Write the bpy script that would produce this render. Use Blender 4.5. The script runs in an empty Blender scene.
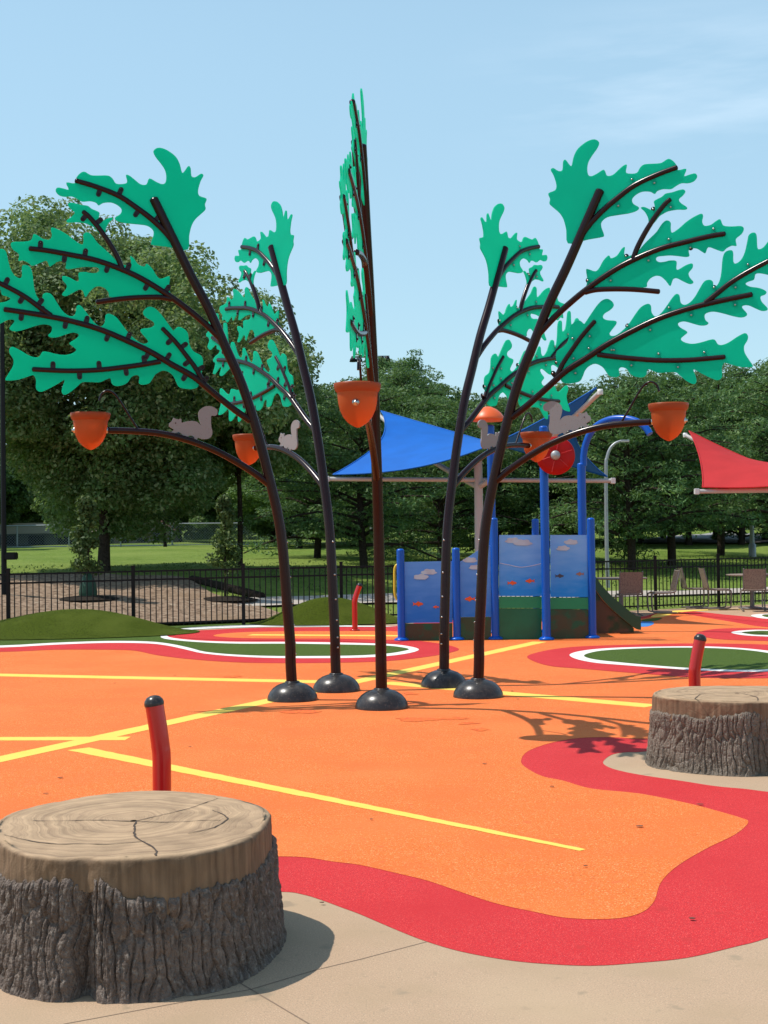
import bpy, bmesh, math, random
import numpy as np
from mathutils import Vector, Matrix
random.seed(7); RNG = np.random.default_rng(11)
R = math.radians
scene = bpy.context.scene
COL = scene.collection

# ------------------------------------------------------------------ camera
F, PITCH, ROLL, EYE = 1370.0, R(1.2112), R(0.75), 1.6
_cr, _sr, _cp, _sp = math.cos(ROLL), math.sin(ROLL), math.cos(PITCH), math.sin(PITCH)
_u = Vector((1, 0, 0)); _v = Vector((0, -_sp, _cp)); _w = Vector((0, _cp, _sp))
CR = _u*_cr - _v*_sr; CU = _u*_sr + _v*_cr
cam_d = bpy.data.cameras.new('camera'); cam = bpy.data.objects.new('camera', cam_d); COL.objects.link(cam)
cam_d.sensor_fit = 'VERTICAL'; cam_d.sensor_height = 36.0; cam_d.lens = F*36.0/1024.0
cam_d.clip_start = 0.05; cam_d.clip_end = 4000
M = Matrix((( CR.x, CU.x, -_w.x, 0), (CR.y, CU.y, -_w.y, 0), (CR.z, CU.z, -_w.z, EYE), (0, 0, 0, 1)))
cam.matrix_world = M
scene.camera = cam

def ray(px, py):
    return (CR*((px-384)/F) + CU*((512-py)/F) + _w)
def G(px, py, z=0.0):                      # a point of the level plane at height z
    d = ray(px, py); t = (z-EYE)/d.z
    return Vector((d.x*t, d.y*t, z))
def D(px, py, Y):                          # a point at distance Y
    d = ray(px, py); t = Y/d.y
    return Vector((d.x*t, Y, EYE+d.z*t))

# ------------------------------------------------------------------ helpers
def tag(o, label=None, cat=None, group=None, kind=None):
    if label: o['label'] = label
    if cat: o['category'] = cat
    if group: o['group'] = group
    if kind: o['kind'] = kind
    return o
def empty(name, loc=(0,0,0), rz=0.0):
    o = bpy.data.objects.new(name, None); o.location = loc; o.rotation_euler = (0,0,rz)
    o.empty_display_size = 0.2; COL.objects.link(o); return o
def copy_tree(o, parent=None):
    c = o.copy(); COL.objects.link(c); c.parent = parent
    for ch in list(o.children): copy_tree(ch, c)
    return c
def catmull(pts, n=4, closed=True):
    P = [Vector(p) for p in pts]; L = len(P); out = []
    rng = range(L) if closed else range(L-1)
    for i in rng:
        if closed: a,b,c,d = P[(i-1)%L],P[i],P[(i+1)%L],P[(i+2)%L]
        else: a,b,c,d = P[max(i-1,0)],P[i],P[i+1],P[min(i+2,L-1)]
        for k in range(n):
            t = k/n
            out.append(0.5*((2*b)+(c-a)*t+(2*a-5*b+4*c-d)*t*t+(3*b-a-3*c+d)*t**3))
    if not closed: out.append(P[-1])
    return out

class MB:
    def __init__(s): s.v=[]; s.f=[]; s.m=[]; s.sm=[]
    def add(s, v, f, m=0, smooth=False):
        o=len(s.v); s.v+= [tuple(p) for p in v]
        for q in f: s.f.append([i+o for i in q]); s.m.append(m); s.sm.append(smooth)
        return s
    def box(s, c, size, m=0, rot=None, bev=0.0):
        bm=bmesh.new(); bmesh.ops.create_cube(bm,size=1.0)
        for v in bm.verts: v.co=Vector((v.co.x*size[0],v.co.y*size[1],v.co.z*size[2]))
        if bev>0: bmesh.ops.bevel(bm,geom=bm.edges[:],offset=bev,segments=2,affect='EDGES')
        mt = rot if rot is not None else Matrix.Identity(3)
        bm.verts.index_update()
        s.add([mt@v.co+Vector(c) for v in bm.verts],[[v.index for v in f.verts] for f in bm.faces],m)
        bm.free(); return s
    def tube(s, path, rad, seg=12, m=0, cap=True, smooth=True):
        P=[Vector(p) for p in path]; n=len(P)
        if not hasattr(rad,'__len__'): rad=[rad]*n
        T=[(P[min(i+1,n-1)]-P[max(i-1,0)]).normalized() for i in range(n)]
        a=Vector((0,0,1)) if abs(T[0].z)<0.9 else Vector((0,1,0))
        N=(a-T[0]*a.dot(T[0])).normalized(); vs=[]
        for i in range(n):
            N=(N-T[i]*N.dot(T[i])).normalized(); B=T[i].cross(N)
            for k in range(seg):
                t=2*math.pi*k/seg; vs.append(P[i]+(N*math.cos(t)+B*math.sin(t))*rad[i])
        fs=[[i*seg+k,i*seg+(k+1)%seg,(i+1)*seg+(k+1)%seg,(i+1)*seg+k] for i in range(n-1) for k in range(seg)]
        s.add(vs,fs,m,smooth)
        if cap:
            s.add(vs[:seg],[list(range(seg))[::-1]],m); s.add(vs[-seg:],[list(range(seg))],m)
        return s
    def lathe(s, prof, c=(0,0,0), seg=24, m=0, smooth=True, axis=None):
        vs=[]; c=Vector(c); q = axis if axis is not None else Matrix.Identity(3)
        for r,z in prof:
            for k in range(seg):
                t=2*math.pi*k/seg; vs.append(q@Vector((r*math.cos(t),r*math.sin(t),z))+c)
        fs=[[i*seg+k,i*seg+(k+1)%seg,(i+1)*seg+(k+1)%seg,(i+1)*seg+k] for i in range(len(prof)-1) for k in range(seg)]
        s.add(vs,fs,m,smooth); return s
    def prism(s, pts, off, m=0):           # closed outline extruded by vector off
        n=len(pts); P=[Vector(p) for p in pts]; off=Vector(off)
        A=[p-off*0.5 for p in P]; B=[p+off*0.5 for p in P]
        if n>8:
            bm=bmesh.new(); vv=[bm.verts.new(p) for p in A]; fc=bm.faces.new(vv); bm.verts.index_update(); bm.normal_update()
            bmesh.ops.triangulate(bm,faces=[fc],ngon_method='EAR_CLIP'); tr=[[v.index for v in f.verts] for f in bm.faces]; bm.free()
            s.add(A+B,tr+[[n+i for i in q][::-1] for q in tr]+[[i,n+i,n+(i+1)%n,(i+1)%n] for i in range(n)],m)
        else: s.add(A+B,[list(range(n)),[n+i for i in range(n)][::-1]]+[[i,n+i,n+(i+1)%n,(i+1)%n] for i in range(n)],m)
        return s
    def build(s, name, mats, parent=None):
        me=bpy.data.meshes.new(name); me.from_pydata(s.v,[],s.f)
        for q in (mats if isinstance(mats,(list,tuple)) else [mats]): me.materials.append(q)
        me.polygons.foreach_set('material_index',s.m); me.polygons.foreach_set('use_smooth',s.sm)
        bm=bmesh.new(); bm.from_mesh(me); bmesh.ops.recalc_face_normals(bm,faces=bm.faces[:]); bm.to_mesh(me); bm.free()
        me.update()
        o=bpy.data.objects.new(name,me); COL.objects.link(o); o.parent=parent; return o

def np_mesh(name, V, Fc, mats, parent=None, smooth=False, midx=None):
    me=bpy.data.meshes.new(name); V=np.asarray(V,np.float32); Fc=np.asarray(Fc,np.int32)
    me.vertices.add(len(V)); me.vertices.foreach_set('co',V.ravel())
    k=Fc.shape[1]; me.loops.add(Fc.size); me.loops.foreach_set('vertex_index',Fc.ravel())
    me.polygons.add(len(Fc)); me.polygons.foreach_set('loop_start',np.arange(len(Fc),dtype=np.int32)*k)
    if midx is not None: me.polygons.foreach_set('material_index',midx.astype(np.int32))
    me.polygons.foreach_set('use_smooth',np.full(len(Fc),smooth))
    for q in (mats if isinstance(mats,(list,tuple)) else [mats]): me.materials.append(q)
    me.update(calc_edges=True); me.validate()
    o=bpy.data.objects.new(name,me); COL.objects.link(o); o.parent=parent; return o

def vnoise(x, y, seed=0):                  # smooth value noise for numpy arrays
    xi=np.floor(x).astype(np.int64); yi=np.floor(y).astype(np.int64); xf=x-xi; yf=y-yi
    def h(a,b):
        n=(a*374761393+b*668265263+seed*974634777)&0x7fffffff
        n=((n^(n>>13))*1274126177)&0x7fffffff
        return ((n^(n>>16))&0xffff)/65535.0
    u=xf*xf*(3-2*xf); v=yf*yf*(3-2*yf)
    return (h(xi,yi)*(1-u)+h(xi+1,yi)*u)*(1-v)+(h(xi,yi+1)*(1-u)+h(xi+1,yi+1)*u)*v
def fbm(x,y,o=4,seed=0):
    s=0;a=.5
    for i in range(o): s=s+a*vnoise(x*2**i,y*2**i,seed+i); a*=.5
    return s

# ------------------------------------------------------------------ materials
def mat(name, col, rough=0.6, spec=0.5, metal=0.0, var=None, bump=None, coat=0.0):
    """var=(scale, amount, col2[, detail]) mixes col2 in by noise ; bump=(scale,strength,dist)"""
    m=bpy.data.materials.new(name); m.use_nodes=True; nt=m.node_tree; b=nt.nodes['Principled BSDF']
    b.inputs['Base Color'].default_value=(*col,1); b.inputs['Roughness'].default_value=rough
    b.inputs['Metallic'].default_value=metal; b.inputs['Specular IOR Level'].default_value=spec
    b.inputs['Coat Weight'].default_value=coat; b.inputs['Coat Roughness'].default_value=.08
    tc=nt.nodes.new('ShaderNodeTexCoord')
    if var:
        prev=None
        for k,(sc,lo,hi,c2) in enumerate(var):
            n=nt.nodes.new('ShaderNodeTexNoise'); n.inputs['Scale'].default_value=sc; n.inputs['Detail'].default_value=4
            nt.links.new(tc.outputs['Object'],n.inputs['Vector'])
            r=nt.nodes.new('ShaderNodeMapRange'); r.inputs[1].default_value=lo; r.inputs[2].default_value=hi
            nt.links.new(n.outputs['Fac'],r.inputs[0])
            x=nt.nodes.new('ShaderNodeMix'); x.data_type='RGBA'; x.inputs[7].default_value=(*c2,1)
            if prev is None: x.inputs[6].default_value=(*col,1)
            else: nt.links.new(prev,x.inputs[6])
            nt.links.new(r.outputs[0],x.inputs[0]); prev=x.outputs[2]
        nt.links.new(prev,b.inputs['Base Color'])
    if bump:
        n=nt.nodes.new('ShaderNodeTexNoise'); n.inputs['Scale'].default_value=bump[0]; n.inputs['Detail'].default_value=5
        nt.links.new(tc.outputs['Object'],n.inputs['Vector'])
        u=nt.nodes.new('ShaderNodeBump'); u.inputs['Strength'].default_value=bump[1]; u.inputs['Distance'].default_value=bump[2]
        nt.links.new(n.outputs['Fac'],u.inputs['Height']); nt.links.new(u.outputs[0],b.inputs['Normal'])
    return m
def N(nt,t): return nt.nodes.new('ShaderNode'+t)

def dk(c,f): return tuple(x*f for x in c)
ORANGE=(0.80,0.165,0.028); RED=(0.60,0.026,0.028); YEL=(0.86,0.60,0.12)
m_orange=mat('orange rubber',ORANGE,.85,.25,var=[(120,.5,.64,dk(ORANGE,.62)),(140,.58,.64,(.92,.38,.16)),(1.6,.45,.8,(.76,.145,.032)),(.5,.5,.75,(.82,.20,.05)),(11,.63,.72,(.70,.14,.035))],bump=(500,.35,.004))
m_red=mat('red rubber',RED,.85,.25,var=[(170,.48,.64,(.40,.02,.028)),(190,.58,.66,(.80,.13,.11)),(1.3,.45,.8,(.52,.022,.026)),(9,.62,.72,(.50,.03,.03))],bump=(500,.35,.004))
m_yel=mat('yellow rubber',YEL,.85,.25,var=[(420,.52,.7,(.72,.5,.06)),(3,.5,.8,(.85,.55,.08))],bump=(500,.35,.004))
m_white=mat('white rubber',(.78,.75,.70),.85,.25,var=[(60,.5,.8,(.6,.57,.52))])
m_teal=mat('blue rubber',(.05,.22,.55),.85,.25,var=[(60,.5,.8,(.04,.15,.4))])
m_conc=mat('concrete',(.47,.315,.205),.9,.2,var=[(150,.48,.7,(.31,.235,.16)),(170,.6,.68,(.62,.46,.31)),(2.2,.45,.75,(.40,.28,.175)),(.6,.5,.8,(.50,.36,.23)),(16,.62,.8,(.36,.26,.17)),(5,.64,.70,(.34,.25,.165))],bump=(220,.3,.003))
m_joint=mat('concrete joint',(.24,.17,.12),.9,.1)
m_turf=mat('turf',(.115,.18,.035),.9,.1,var=[(90,.48,.62,(.05,.09,.015)),(40,.55,.8,(.16,.24,.06)),(200,.66,.7,(.25,.33,.12))],bump=(160,.9,.03))
m_mound=mat('mound turf',(.085,.115,.008),.9,.1,var=[(45,.48,.62,(.04,.058,.004)),(1.3,.5,.8,(.125,.155,.02)),(200,.68,.7,(.25,.3,.1))],bump=(160,.9,.03))
m_trunk=mat('bronze painted pipe',(.017,.0045,.006),.22,.28,coat=.0,var=[(30,.5,.8,(.020,.009,.010))])
m_dome=mat('black rubber dome',(.026,.023,.023),.30,.4,var=[(9,.48,.7,(.055,.048,.043)),(60,.56,.75,(.11,.085,.07))])
m_bolt=mat('stainless bolt',(.55,.55,.55),.3,.5,metal=1)
m_black=mat('black powder coat',(.004,.004,.005),.5,.25)
m_blue=mat('blue painted steel',(.002,.085,.46),.3,.35,coat=.05)
m_redp=mat('red painted steel',(.50,.006,.006),.3,.5,coat=.4)
m_yelp=mat('yellow painted steel',(.75,.5,.03),.4,.5)
m_grey=mat('galvanised steel',(.36,.37,.38),.45,.5,metal=.4,var=[(14,.5,.8,(.28,.29,.3))])
m_beige=mat('beige painted steel',(.47,.46,.44),.5,.4)
m_squir=mat('taupe plastic squirrel',(.265,.26,.27),.6,.35,var=[(90,.62,.72,(.22,.17,.15))])
m_eye=mat('squirrel eye',(.05,.01,.01),.4)
m_bark=mat('pine bark',(.055,.04,.03),.95,.1,var=[(20,.45,.7,(.025,.018,.014))],bump=(30,.8,.05))
m_mulch=mat('wood chip mulch',(.30,.205,.14),.95,.1,var=[(9,.45,.62,(.13,.085,.055)),(5,.55,.75,(.42,.32,.23)),(.5,.45,.75,(.24,.16,.10))],bump=(8,.8,.08))
m_path=mat('path concrete',(.45,.39,.33),.9,.2,var=[(4,.5,.8,(.34,.3,.25))])
m_road=mat('grey road',(.30,.29,.28),.9,.2,var=[(3,.5,.8,(.2,.2,.19))])
m_log=mat('dark log',(.03,.022,.016),.95,.1,bump=(20,.8,.05))
m_bag=mat('green watering bag',(.018,.06,.03),.55,.4,bump=(8,.6,.05))

# lawn
m_lawn=mat('lawn',(.15,.22,.035),.95,.1,var=[(2.2,.42,.65,(.10,.165,.022)),(9,.5,.75,(.24,.29,.085)),(.16,.42,.62,(.20,.26,.055)),(30,.6,.8,(.03,.06,.01))],bump=(12,.9,.12))

def leafmat(name, c1, c2, c3, trans=.3, tcol=(.2,.32,.04)):
    m=bpy.data.materials.new(name); m.use_nodes=True; nt=m.node_tree
    b=nt.nodes['Principled BSDF']; b.inputs['Roughness'].default_value=.6; b.inputs['Specular IOR Level'].default_value=.3
    g=N(nt,'NewGeometry'); r=N(nt,'ValToRGB'); cr=r.color_ramp
    cr.elements[0].color=(*c1,1); cr.elements[0].position=.0; cr.elements[1].color=(*c3,1); cr.elements[1].position=1
    e=cr.elements.new(.55); e.color=(*c2,1)
    nt.links.new(g.outputs['Random Per Island'],r.inputs[0])
    tc=N(nt,'TexCoord'); n=N(nt,'TexNoise'); n.inputs['Scale'].default_value=.7
    nt.links.new(tc.outputs['Object'],n.inputs['Vector'])
    mr=N(nt,'MapRange'); mr.inputs[1].default_value=.35; mr.inputs[2].default_value=.65; mr.inputs[3].default_value=.72; mr.inputs[4].default_value=1.25
    nt.links.new(n.outputs['Fac'],mr.inputs[0])
    x=N(nt,'Vector Math'.replace(' ','')); x.operation='SCALE'
    nt.links.new(r.outputs[0],x.inputs[0]); nt.links.new(mr.outputs[0],x.inputs['Scale'])
    nt.links.new(x.outputs[0],b.inputs['Base Color'])
    t=N(nt,'BsdfTranslucent'); t.inputs[0].default_value=(*tcol,1)
    mx=N(nt,'MixShader'); mx.inputs[0].default_value=trans
    nt.links.new(b.outputs[0],mx.inputs[1]); nt.links.new(t.outputs[0],mx.inputs[2])
    nt.links.new(mx.outputs[0],nt.nodes['Material Output'].inputs[0]); return m
m_maple=leafmat('broad leaves',(.04,.095,.024),(.105,.185,.055),(.30,.36,.18),.38,(.26,.36,.10))
m_pine=leafmat('pine needles',(.03,.08,.026),(.08,.165,.05),(.19,.28,.09),.28,(.16,.27,.06))
m_wood=leafmat('mixed woodland leaves',(.035,.08,.024),(.09,.165,.045),(.19,.27,.08),.30,(.18,.28,.07))
m_young=leafmat('young tree leaves',(.035,.07,.015),(.08,.13,.03),(.16,.2,.06),.25,(.15,.23,.05))

def panelmat(name,col,tr,tp,rough=.35):
    m=bpy.data.materials.new(name); m.use_nodes=True; nt=m.node_tree
    b=nt.nodes['Principled BSDF']; b.inputs['Roughness'].default_value=rough; b.inputs['Specular IOR Level'].default_value=.25
    tc=N(nt,'TexCoord'); n=N(nt,'TexNoise'); n.inputs['Scale'].default_value=2.2; n.inputs['Detail'].default_value=5
    nt.links.new(tc.outputs['Object'],n.inputs['Vector'])
    x=N(nt,'Mix'); x.data_type='RGBA'; x.inputs[6].default_value=(*col,1); x.inputs[7].default_value=(*dk(col,.66),1)
    nt.links.new(n.outputs['Fac'],x.inputs[0]); nt.links.new(x.outputs[2],b.inputs['Base Color'])
    t=N(nt,'BsdfTranslucent'); t.inputs[0].default_value=(*col,1)
    q=N(nt,'BsdfTransparent'); q.inputs[0].default_value=(*[min(1,.25+c) for c in col],1)
    m1=N(nt,'MixShader'); m1.inputs[0].default_value=tr
    m2=N(nt,'MixShader'); m2.inputs[0].default_value=tp
    nt.links.new(b.outputs[0],m1.inputs[1]); nt.links.new(t.outputs[0],m1.inputs[2])
    nt.links.new(m1.outputs[0],m2.inputs[1]); nt.links.new(q.outputs[0],m2.inputs[2])
    nt.links.new(m2.outputs[0],nt.nodes['Material Output'].inputs[0]); return m
m_leaf=panelmat('translucent green panel',(.0,.80,.55),.55,.13,.45)
m_acorn=panelmat('translucent orange plastic',(.72,.20,.06),.45,.12,.35)
m_acornrim=panelmat('orange plastic rim',(.50,.12,.045),.35,.08,.35)
m_sailblue=panelmat('blue shade cloth',(.0,.14,.58),.05,.01,.6)
m_sailred=panelmat('red shade cloth',(.80,.055,.06),.4,.02,.7)

# ------------------------------------------------------------------ world and sun
w=bpy.data.worlds.new('World'); scene.world=w; w.use_nodes=True; nt=w.node_tree
bg=nt.nodes['Background']; sky=N(nt,'TexSky'); sky.sky_type='NISHITA'; sky.sun_disc=False
SUN_EL=R(62); sd=Vector((-math.cos(R(6))*math.cos(SUN_EL), math.sin(R(6))*math.cos(SUN_EL), math.sin(SUN_EL)))
sky.sun_elevation=SUN_EL; sky.sun_rotation=math.atan2(sd.x,sd.y)
sky.altitude=0; sky.air_density=1.2; sky.dust_density=.35; sky.ozone_density=.9
tc=N(nt,'TexCoord'); mp=N(nt,'Mapping'); mp.inputs['Scale'].default_value=(2.6,2.6,17); mp.inputs['Rotation'].default_value=(0,R(9),0)
nz=N(nt,'TexNoise'); nz.inputs['Scale'].default_value=2.3; nz.inputs['Detail'].default_value=7; nz.inputs['Roughness'].default_value=.55
nt.links.new(tc.outputs['Generated'],mp.inputs[0]); nt.links.new(mp.outputs[0],nz.inputs['Vector'])
rm=N(nt,'MapRange'); rm.inputs[1].default_value=.42; rm.inputs[2].default_value=.75; rm.inputs[4].default_value=.16
nt.links.new(nz.outputs['Fac'],rm.inputs[0])
mx=N(nt,'Mix'); mx.data_type='RGBA'; mx.inputs[7].default_value=(9.5,9.8,10.2,1)
dp=N(nt,'VectorMath'); dp.operation='DISTANCE'; dp.inputs[1].default_value=(.2,.93,.305); ms=N(nt,'VectorMath'); ms.operation='MULTIPLY'; ms.inputs[1].default_value=(1,1,2.6)
ms2=N(nt,'VectorMath'); ms2.operation='MULTIPLY'; ms2.inputs[1].default_value=(1,1,2.6); ms2.inputs[0].default_value=(.2,.93,.305)
nt.links.new(tc.outputs['Generated'],ms.inputs[0]); nt.links.new(ms.outputs[0],dp.inputs[0]); nt.links.new(ms2.outputs[0],dp.inputs[1])
mk=N(nt,'MapRange'); mk.interpolation_type='SMOOTHSTEP'; mk.inputs[1].default_value=.19; mk.inputs[2].default_value=.04; nt.links.new(dp.outputs['Value'],mk.inputs[0])
mm_=N(nt,'Math'); mm_.operation='MULTIPLY'; nt.links.new(rm.outputs[0],mm_.inputs[0]); nt.links.new(mk.outputs[0],mm_.inputs[1])
tn=N(nt,'VectorMath'); tn.operation='MULTIPLY'; tn.inputs[1].default_value=(1.0,1.09,.97); nt.links.new(sky.outputs[0],tn.inputs[0])
hz=N(nt,'Mix'); hz.data_type='RGBA'; sz_=N(nt,'SeparateXYZ'); nt.links.new(tc.outputs['Generated'],sz_.inputs[0]); hf=N(nt,'MapRange'); hf.interpolation_type='SMOOTHSTEP'; hf.inputs[1].default_value=.62; hf.inputs[2].default_value=.30; hf.inputs[3].default_value=0; hf.inputs[4].default_value=.66; nt.links.new(sz_.outputs['Z'],hf.inputs[0]); nt.links.new(hf.outputs[0],hz.inputs[0]); hz.inputs[7].default_value=(2.85,4.4,5.75,1); nt.links.new(tn.outputs[0],hz.inputs[6])
nt.links.new(mm_.outputs[0],mx.inputs[0]); nt.links.new(hz.outputs[2],mx.inputs[6]); nt.links.new(mx.outputs[2],bg.inputs[0])
bg.inputs[1].default_value=.122
sl=bpy.data.lights.new('sun','SUN'); sl.energy=3.25; sl.angle=R(.53); sl.color=(1,.955,.88)
so=bpy.data.objects.new('sun',sl); COL.objects.link(so); so.rotation_euler=(-sd).to_track_quat('-Z','Y').to_euler(); so.location=(-20,0,40)
vs=scene.view_settings; vs.view_transform='Standard'; vs.look='None'; vs.gamma=1; vs.exposure=0.42; vs.use_curve_mapping=False
scene.render.engine='CYCLES'

# ------------------------------------------------------------------ fence line and terrain
FT=[(8,24.5),(133,25.7),(243,26.7),(341,27.4),(655,30.2),(718,31.2),(790,32.3)]
FL=[D(x,560,y).to_2d() for x,y in FT]
FL=[FL[0]+(FL[0]-FL[1])*2.2]+FL+[FL[-1]+(FL[-1]-FL[-2])*3.0]
FLX=np.array([p.x for p in FL]); FLY=np.array([p.y for p in FL])
o_=np.argsort(FLX); FLX=FLX[o_]; FLY=FLY[o_]
def yf(X): return np.interp(X,FLX,FLY)
HD=[(-1e3,-.03),(0,-.03),(.3,0.0),(2,.06),(5,.3),(10,.66),(20,1.05),(35,1.42),(50,1.85),(75,2.6),(100,3.5),(400,9),(2000,20)]
HL=[(-1e3,-.03),(0,-.03),(.3,0.0),(2,.1),(5,.42),(10,.84),(20,1.10),(35,1.35),(50,1.5),(75,1.9),(100,2.6),(400,7),(2000,18)]
def H(X,Y):
    d=np.asarray(Y)-yf(X)
    lf=np.clip((1.5-np.asarray(X))/6,0,1)          # the mulch bank on the left is steeper
    return np.interp(d,[a for a,_ in HD],[b for _,b in HD])*(1-lf)+lf*np.interp(d,[a for a,_ in HL],[b for _,b in HL])
xs=np.concatenate([np.linspace(-900,-60,12),np.linspace(-55,55,160),np.linspace(60,900,12)])
ys=np.concatenate([np.linspace(-40,16,8),np.linspace(17,60,110),np.linspace(62,130,40),np.linspace(150,1800,14)])
XX,YY=np.meshgrid(xs,ys); ZZ=H(XX,YY)
ZZ=ZZ+np.where((YY-yf(XX))>3,(fbm(XX*.35,YY*.35,3,3)-.45)*.22,0)
V=np.stack([XX,YY,ZZ],-1).reshape(-1,3); nx=len(xs); I=np.arange((len(ys)-1)*nx).reshape(-1,nx)[:,:-1].ravel()
ground=np_mesh('ground',V,np.stack([I,I+1,I+nx+1,I+nx],1),m_lawn,smooth=True); tag(ground,kind='structure')
def Hz(x,y): return float(H(x,y))

def sheet(name,pts,m,z=0.0,kind='structure'):
    mb=MB(); P=[Vector((p[0],p[1],z*.4)) for p in pts]; mb.add(P,[list(range(len(P)))]); o=mb.build(name,m)
    bm=bmesh.new(); bm.from_mesh(o.data); bmesh.ops.triangulate(bm,faces=bm.faces[:],ngon_method='EAR_CLIP')
    for f in bm.faces:
        if f.normal.z<0: f.normal_flip()
    bm.to_mesh(o.data); bm.free(); return tag(o,kind=kind)
def psheet(name,pts,m,z,n=4): return sheet(name,catmull([G(x,y,0).to_2d().to_3d() for x,y in pts],n),m,z)
# concrete slab reaching to the fence
sheet('concrete_paving',[(-14,-12),(22,-12)]+[(p.x,p.y+.15) for p in reversed(FL[1:-1])]+[(-14,FL[0].y)],m_conc,0.0)
# orange safety surface (with the red border underneath)
redout=[(-700,900),(-200,905),(60,905),(200,893),(279.6,892),(302,894.5),(320.6,900),(344,908.6),(360,914.5),(400,931.6),(429,942.6),(462,952),(505,960),(544,964),(592,966),(640,963),(687.5,958),(735,947),(768,938),(840,910),(900,870),(905,830),(860,805),(800,795),(768,792),(744,789),(716,786.4),(681,781),(646.5,776),(622,771.4),(608,767),(603,762),(611.6,755),(625.6,752.4),(641,752),(680,748),(760,747),(860,750),(980,755),(1100,740),(1100,660),(960,630),(830,622),(768,619),(740,616.5),(715,613.5),(690,611.2),(672,611.5),(655,613.5),(640,617),(600,618),(520,619),(430,621),(395,626),(300,627.5),(250,628),(150,632),(-40,634),(-300,640),(-700,660)]
psheet('red_border_surface',redout,m_red,.004)
orin=[(-700,866),(-200,868),(60,866),(200,858),(276,857),(306.6,858),(332,862),(360,865.5),(400,874.5),(429,881.7),(462,893),(496,904),(534,912.4),(567.7,918.6),(611,919.6),(639.6,914),(654,902),(661,882.7),(678,866),(706.6,849),(735.4,834.8),(748.3,822.8),(740,818),(716,811),(687.5,803.6),(639.6,794),(591.6,789),(563,781),(543.7,777),(529,770),(521,762),(528,751.5),(552,743),(580,738.3),(611.6,737.6),(641,739),(700,737),(790,735),(900,738),(1060,725),(1060,665),(940,640),(830,630),(768,627.5),(735,622.5),(705,617.5),(690,615),(672,613),(655,615.5),(640,619),(600,620),(520,621),(430,624),(395,629),(300,629.5),(250,630),(150,633),(-40,636),(-300,642),(-700,662)]
psheet('orange_play_surface',orin,m_orange,.008)
def stripe(name,a,b,wa,wb,m,z):            # straight painted-in stripe between pixel centres, width in metres
    A=G(*a); B=G(*b); t=(B-A).normalized(); n=Vector((-t.y,t.x,0))
    q=random.Random(int(a[0]*7+b[0])); L=[];Rr=[]; k=70
    for i in range(k+1):
        f=i/k; c=A+(B-A)*f; w2=(wa+(wb-wa)*f)/2
        L.append(c+n*(w2+q.uniform(-.005,.004))); Rr.append(c-n*(w2+q.uniform(-.005,.004)))
    sheet(name,L+Rr[::-1],m,z)
stripe('yellow_stripe',(-60,674),(338,682.5),.30,.30,m_yel,.0120)
stripe('yellow_stripe',(384,683),(652,706.5),.26,.26,m_yel,.0124)
stripe('yellow_stripe',(-120,786),(540,642),.20,.24,m_yel,.0128)
stripe('yellow_stripe',(-60,739.5),(128,739),.20,.20,m_yel,.0132)
stripe('yellow_stripe',(78,749.5),(583,851),.19,.05,m_yel,.0136)
# left: red band, white line, turf lens, upper ring
psheet('red_ring_surface',[(-300,652),(-100,652),(0,652.2),(55,650),(109,650),(135,651),(157,655.5),(190,659.5),(233,662.5),(280,663.5),(340,663),(386,661.5),(425,657.5),(450,653),(459,649.6),(450,646),(437,643.5),(410,640),(385,636),(300,634),(150,632),(-300,640)],m_red,.0160)
psheet('white_line',[(-300,650),(-100,649.5),(0,648),(52,645.3),(104,643.4),(146,643.8),(167,646),(187,650.3),(204,654),(237,657),(280,658.6),(349,658.4),(386,656.7),(410,653.4),(419,649.8),(407,646.4),(386,644.3),(340,643),(290,642.3),(240,642.3),(205,641.3),(180,639.3),(167.5,636.6),(173,632),(200,629.4),(250,627.6),(300,626.9),(398,627.2),(300,625),(200,626),(100,630),(-300,640)],m_white,.0200,3)
psheet('turf_lens',[(-300,648),(-100,647.5),(0,646),(52,643.3),(104,641.5),(146,641.8),(170,644.2),(190,648.4),(206,652.4),(237,655.2),(280,656.6),(349,656.2),(384,654.4),(402,651.8),(409,649.7),(400,647.6),(383,646),(340,645),(290,644.2),(240,644.2),(205,643),(178,641),(161,638),(166,632),(190,628),(250,625.4),(330,624.6),(240,623.6),(150,626),(60,630),(-300,636)],m_turf,.0240,3)
psheet('red_ring_surface',[(175,636.6),(183,633.2),(205,631),(250,629.3),(300,628.6),(400,629),(398,643.5),(340,641.6),(290,640.9),(240,640.9),(206,639.8),(184,638.3)],m_red,.0280,3)
psheet('orange_ring_centre',[(213,636.2),(232,633.5),(270,632.2),(330,631.8),(402,632.2),(402,640.2),(340,639.4),(270,639.2),(230,638.3)],m_orange,.0320,3)
stripe('yellow_stripe',(250,635.6),(400,636.6),.30,.30,m_yel,.0360)
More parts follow.
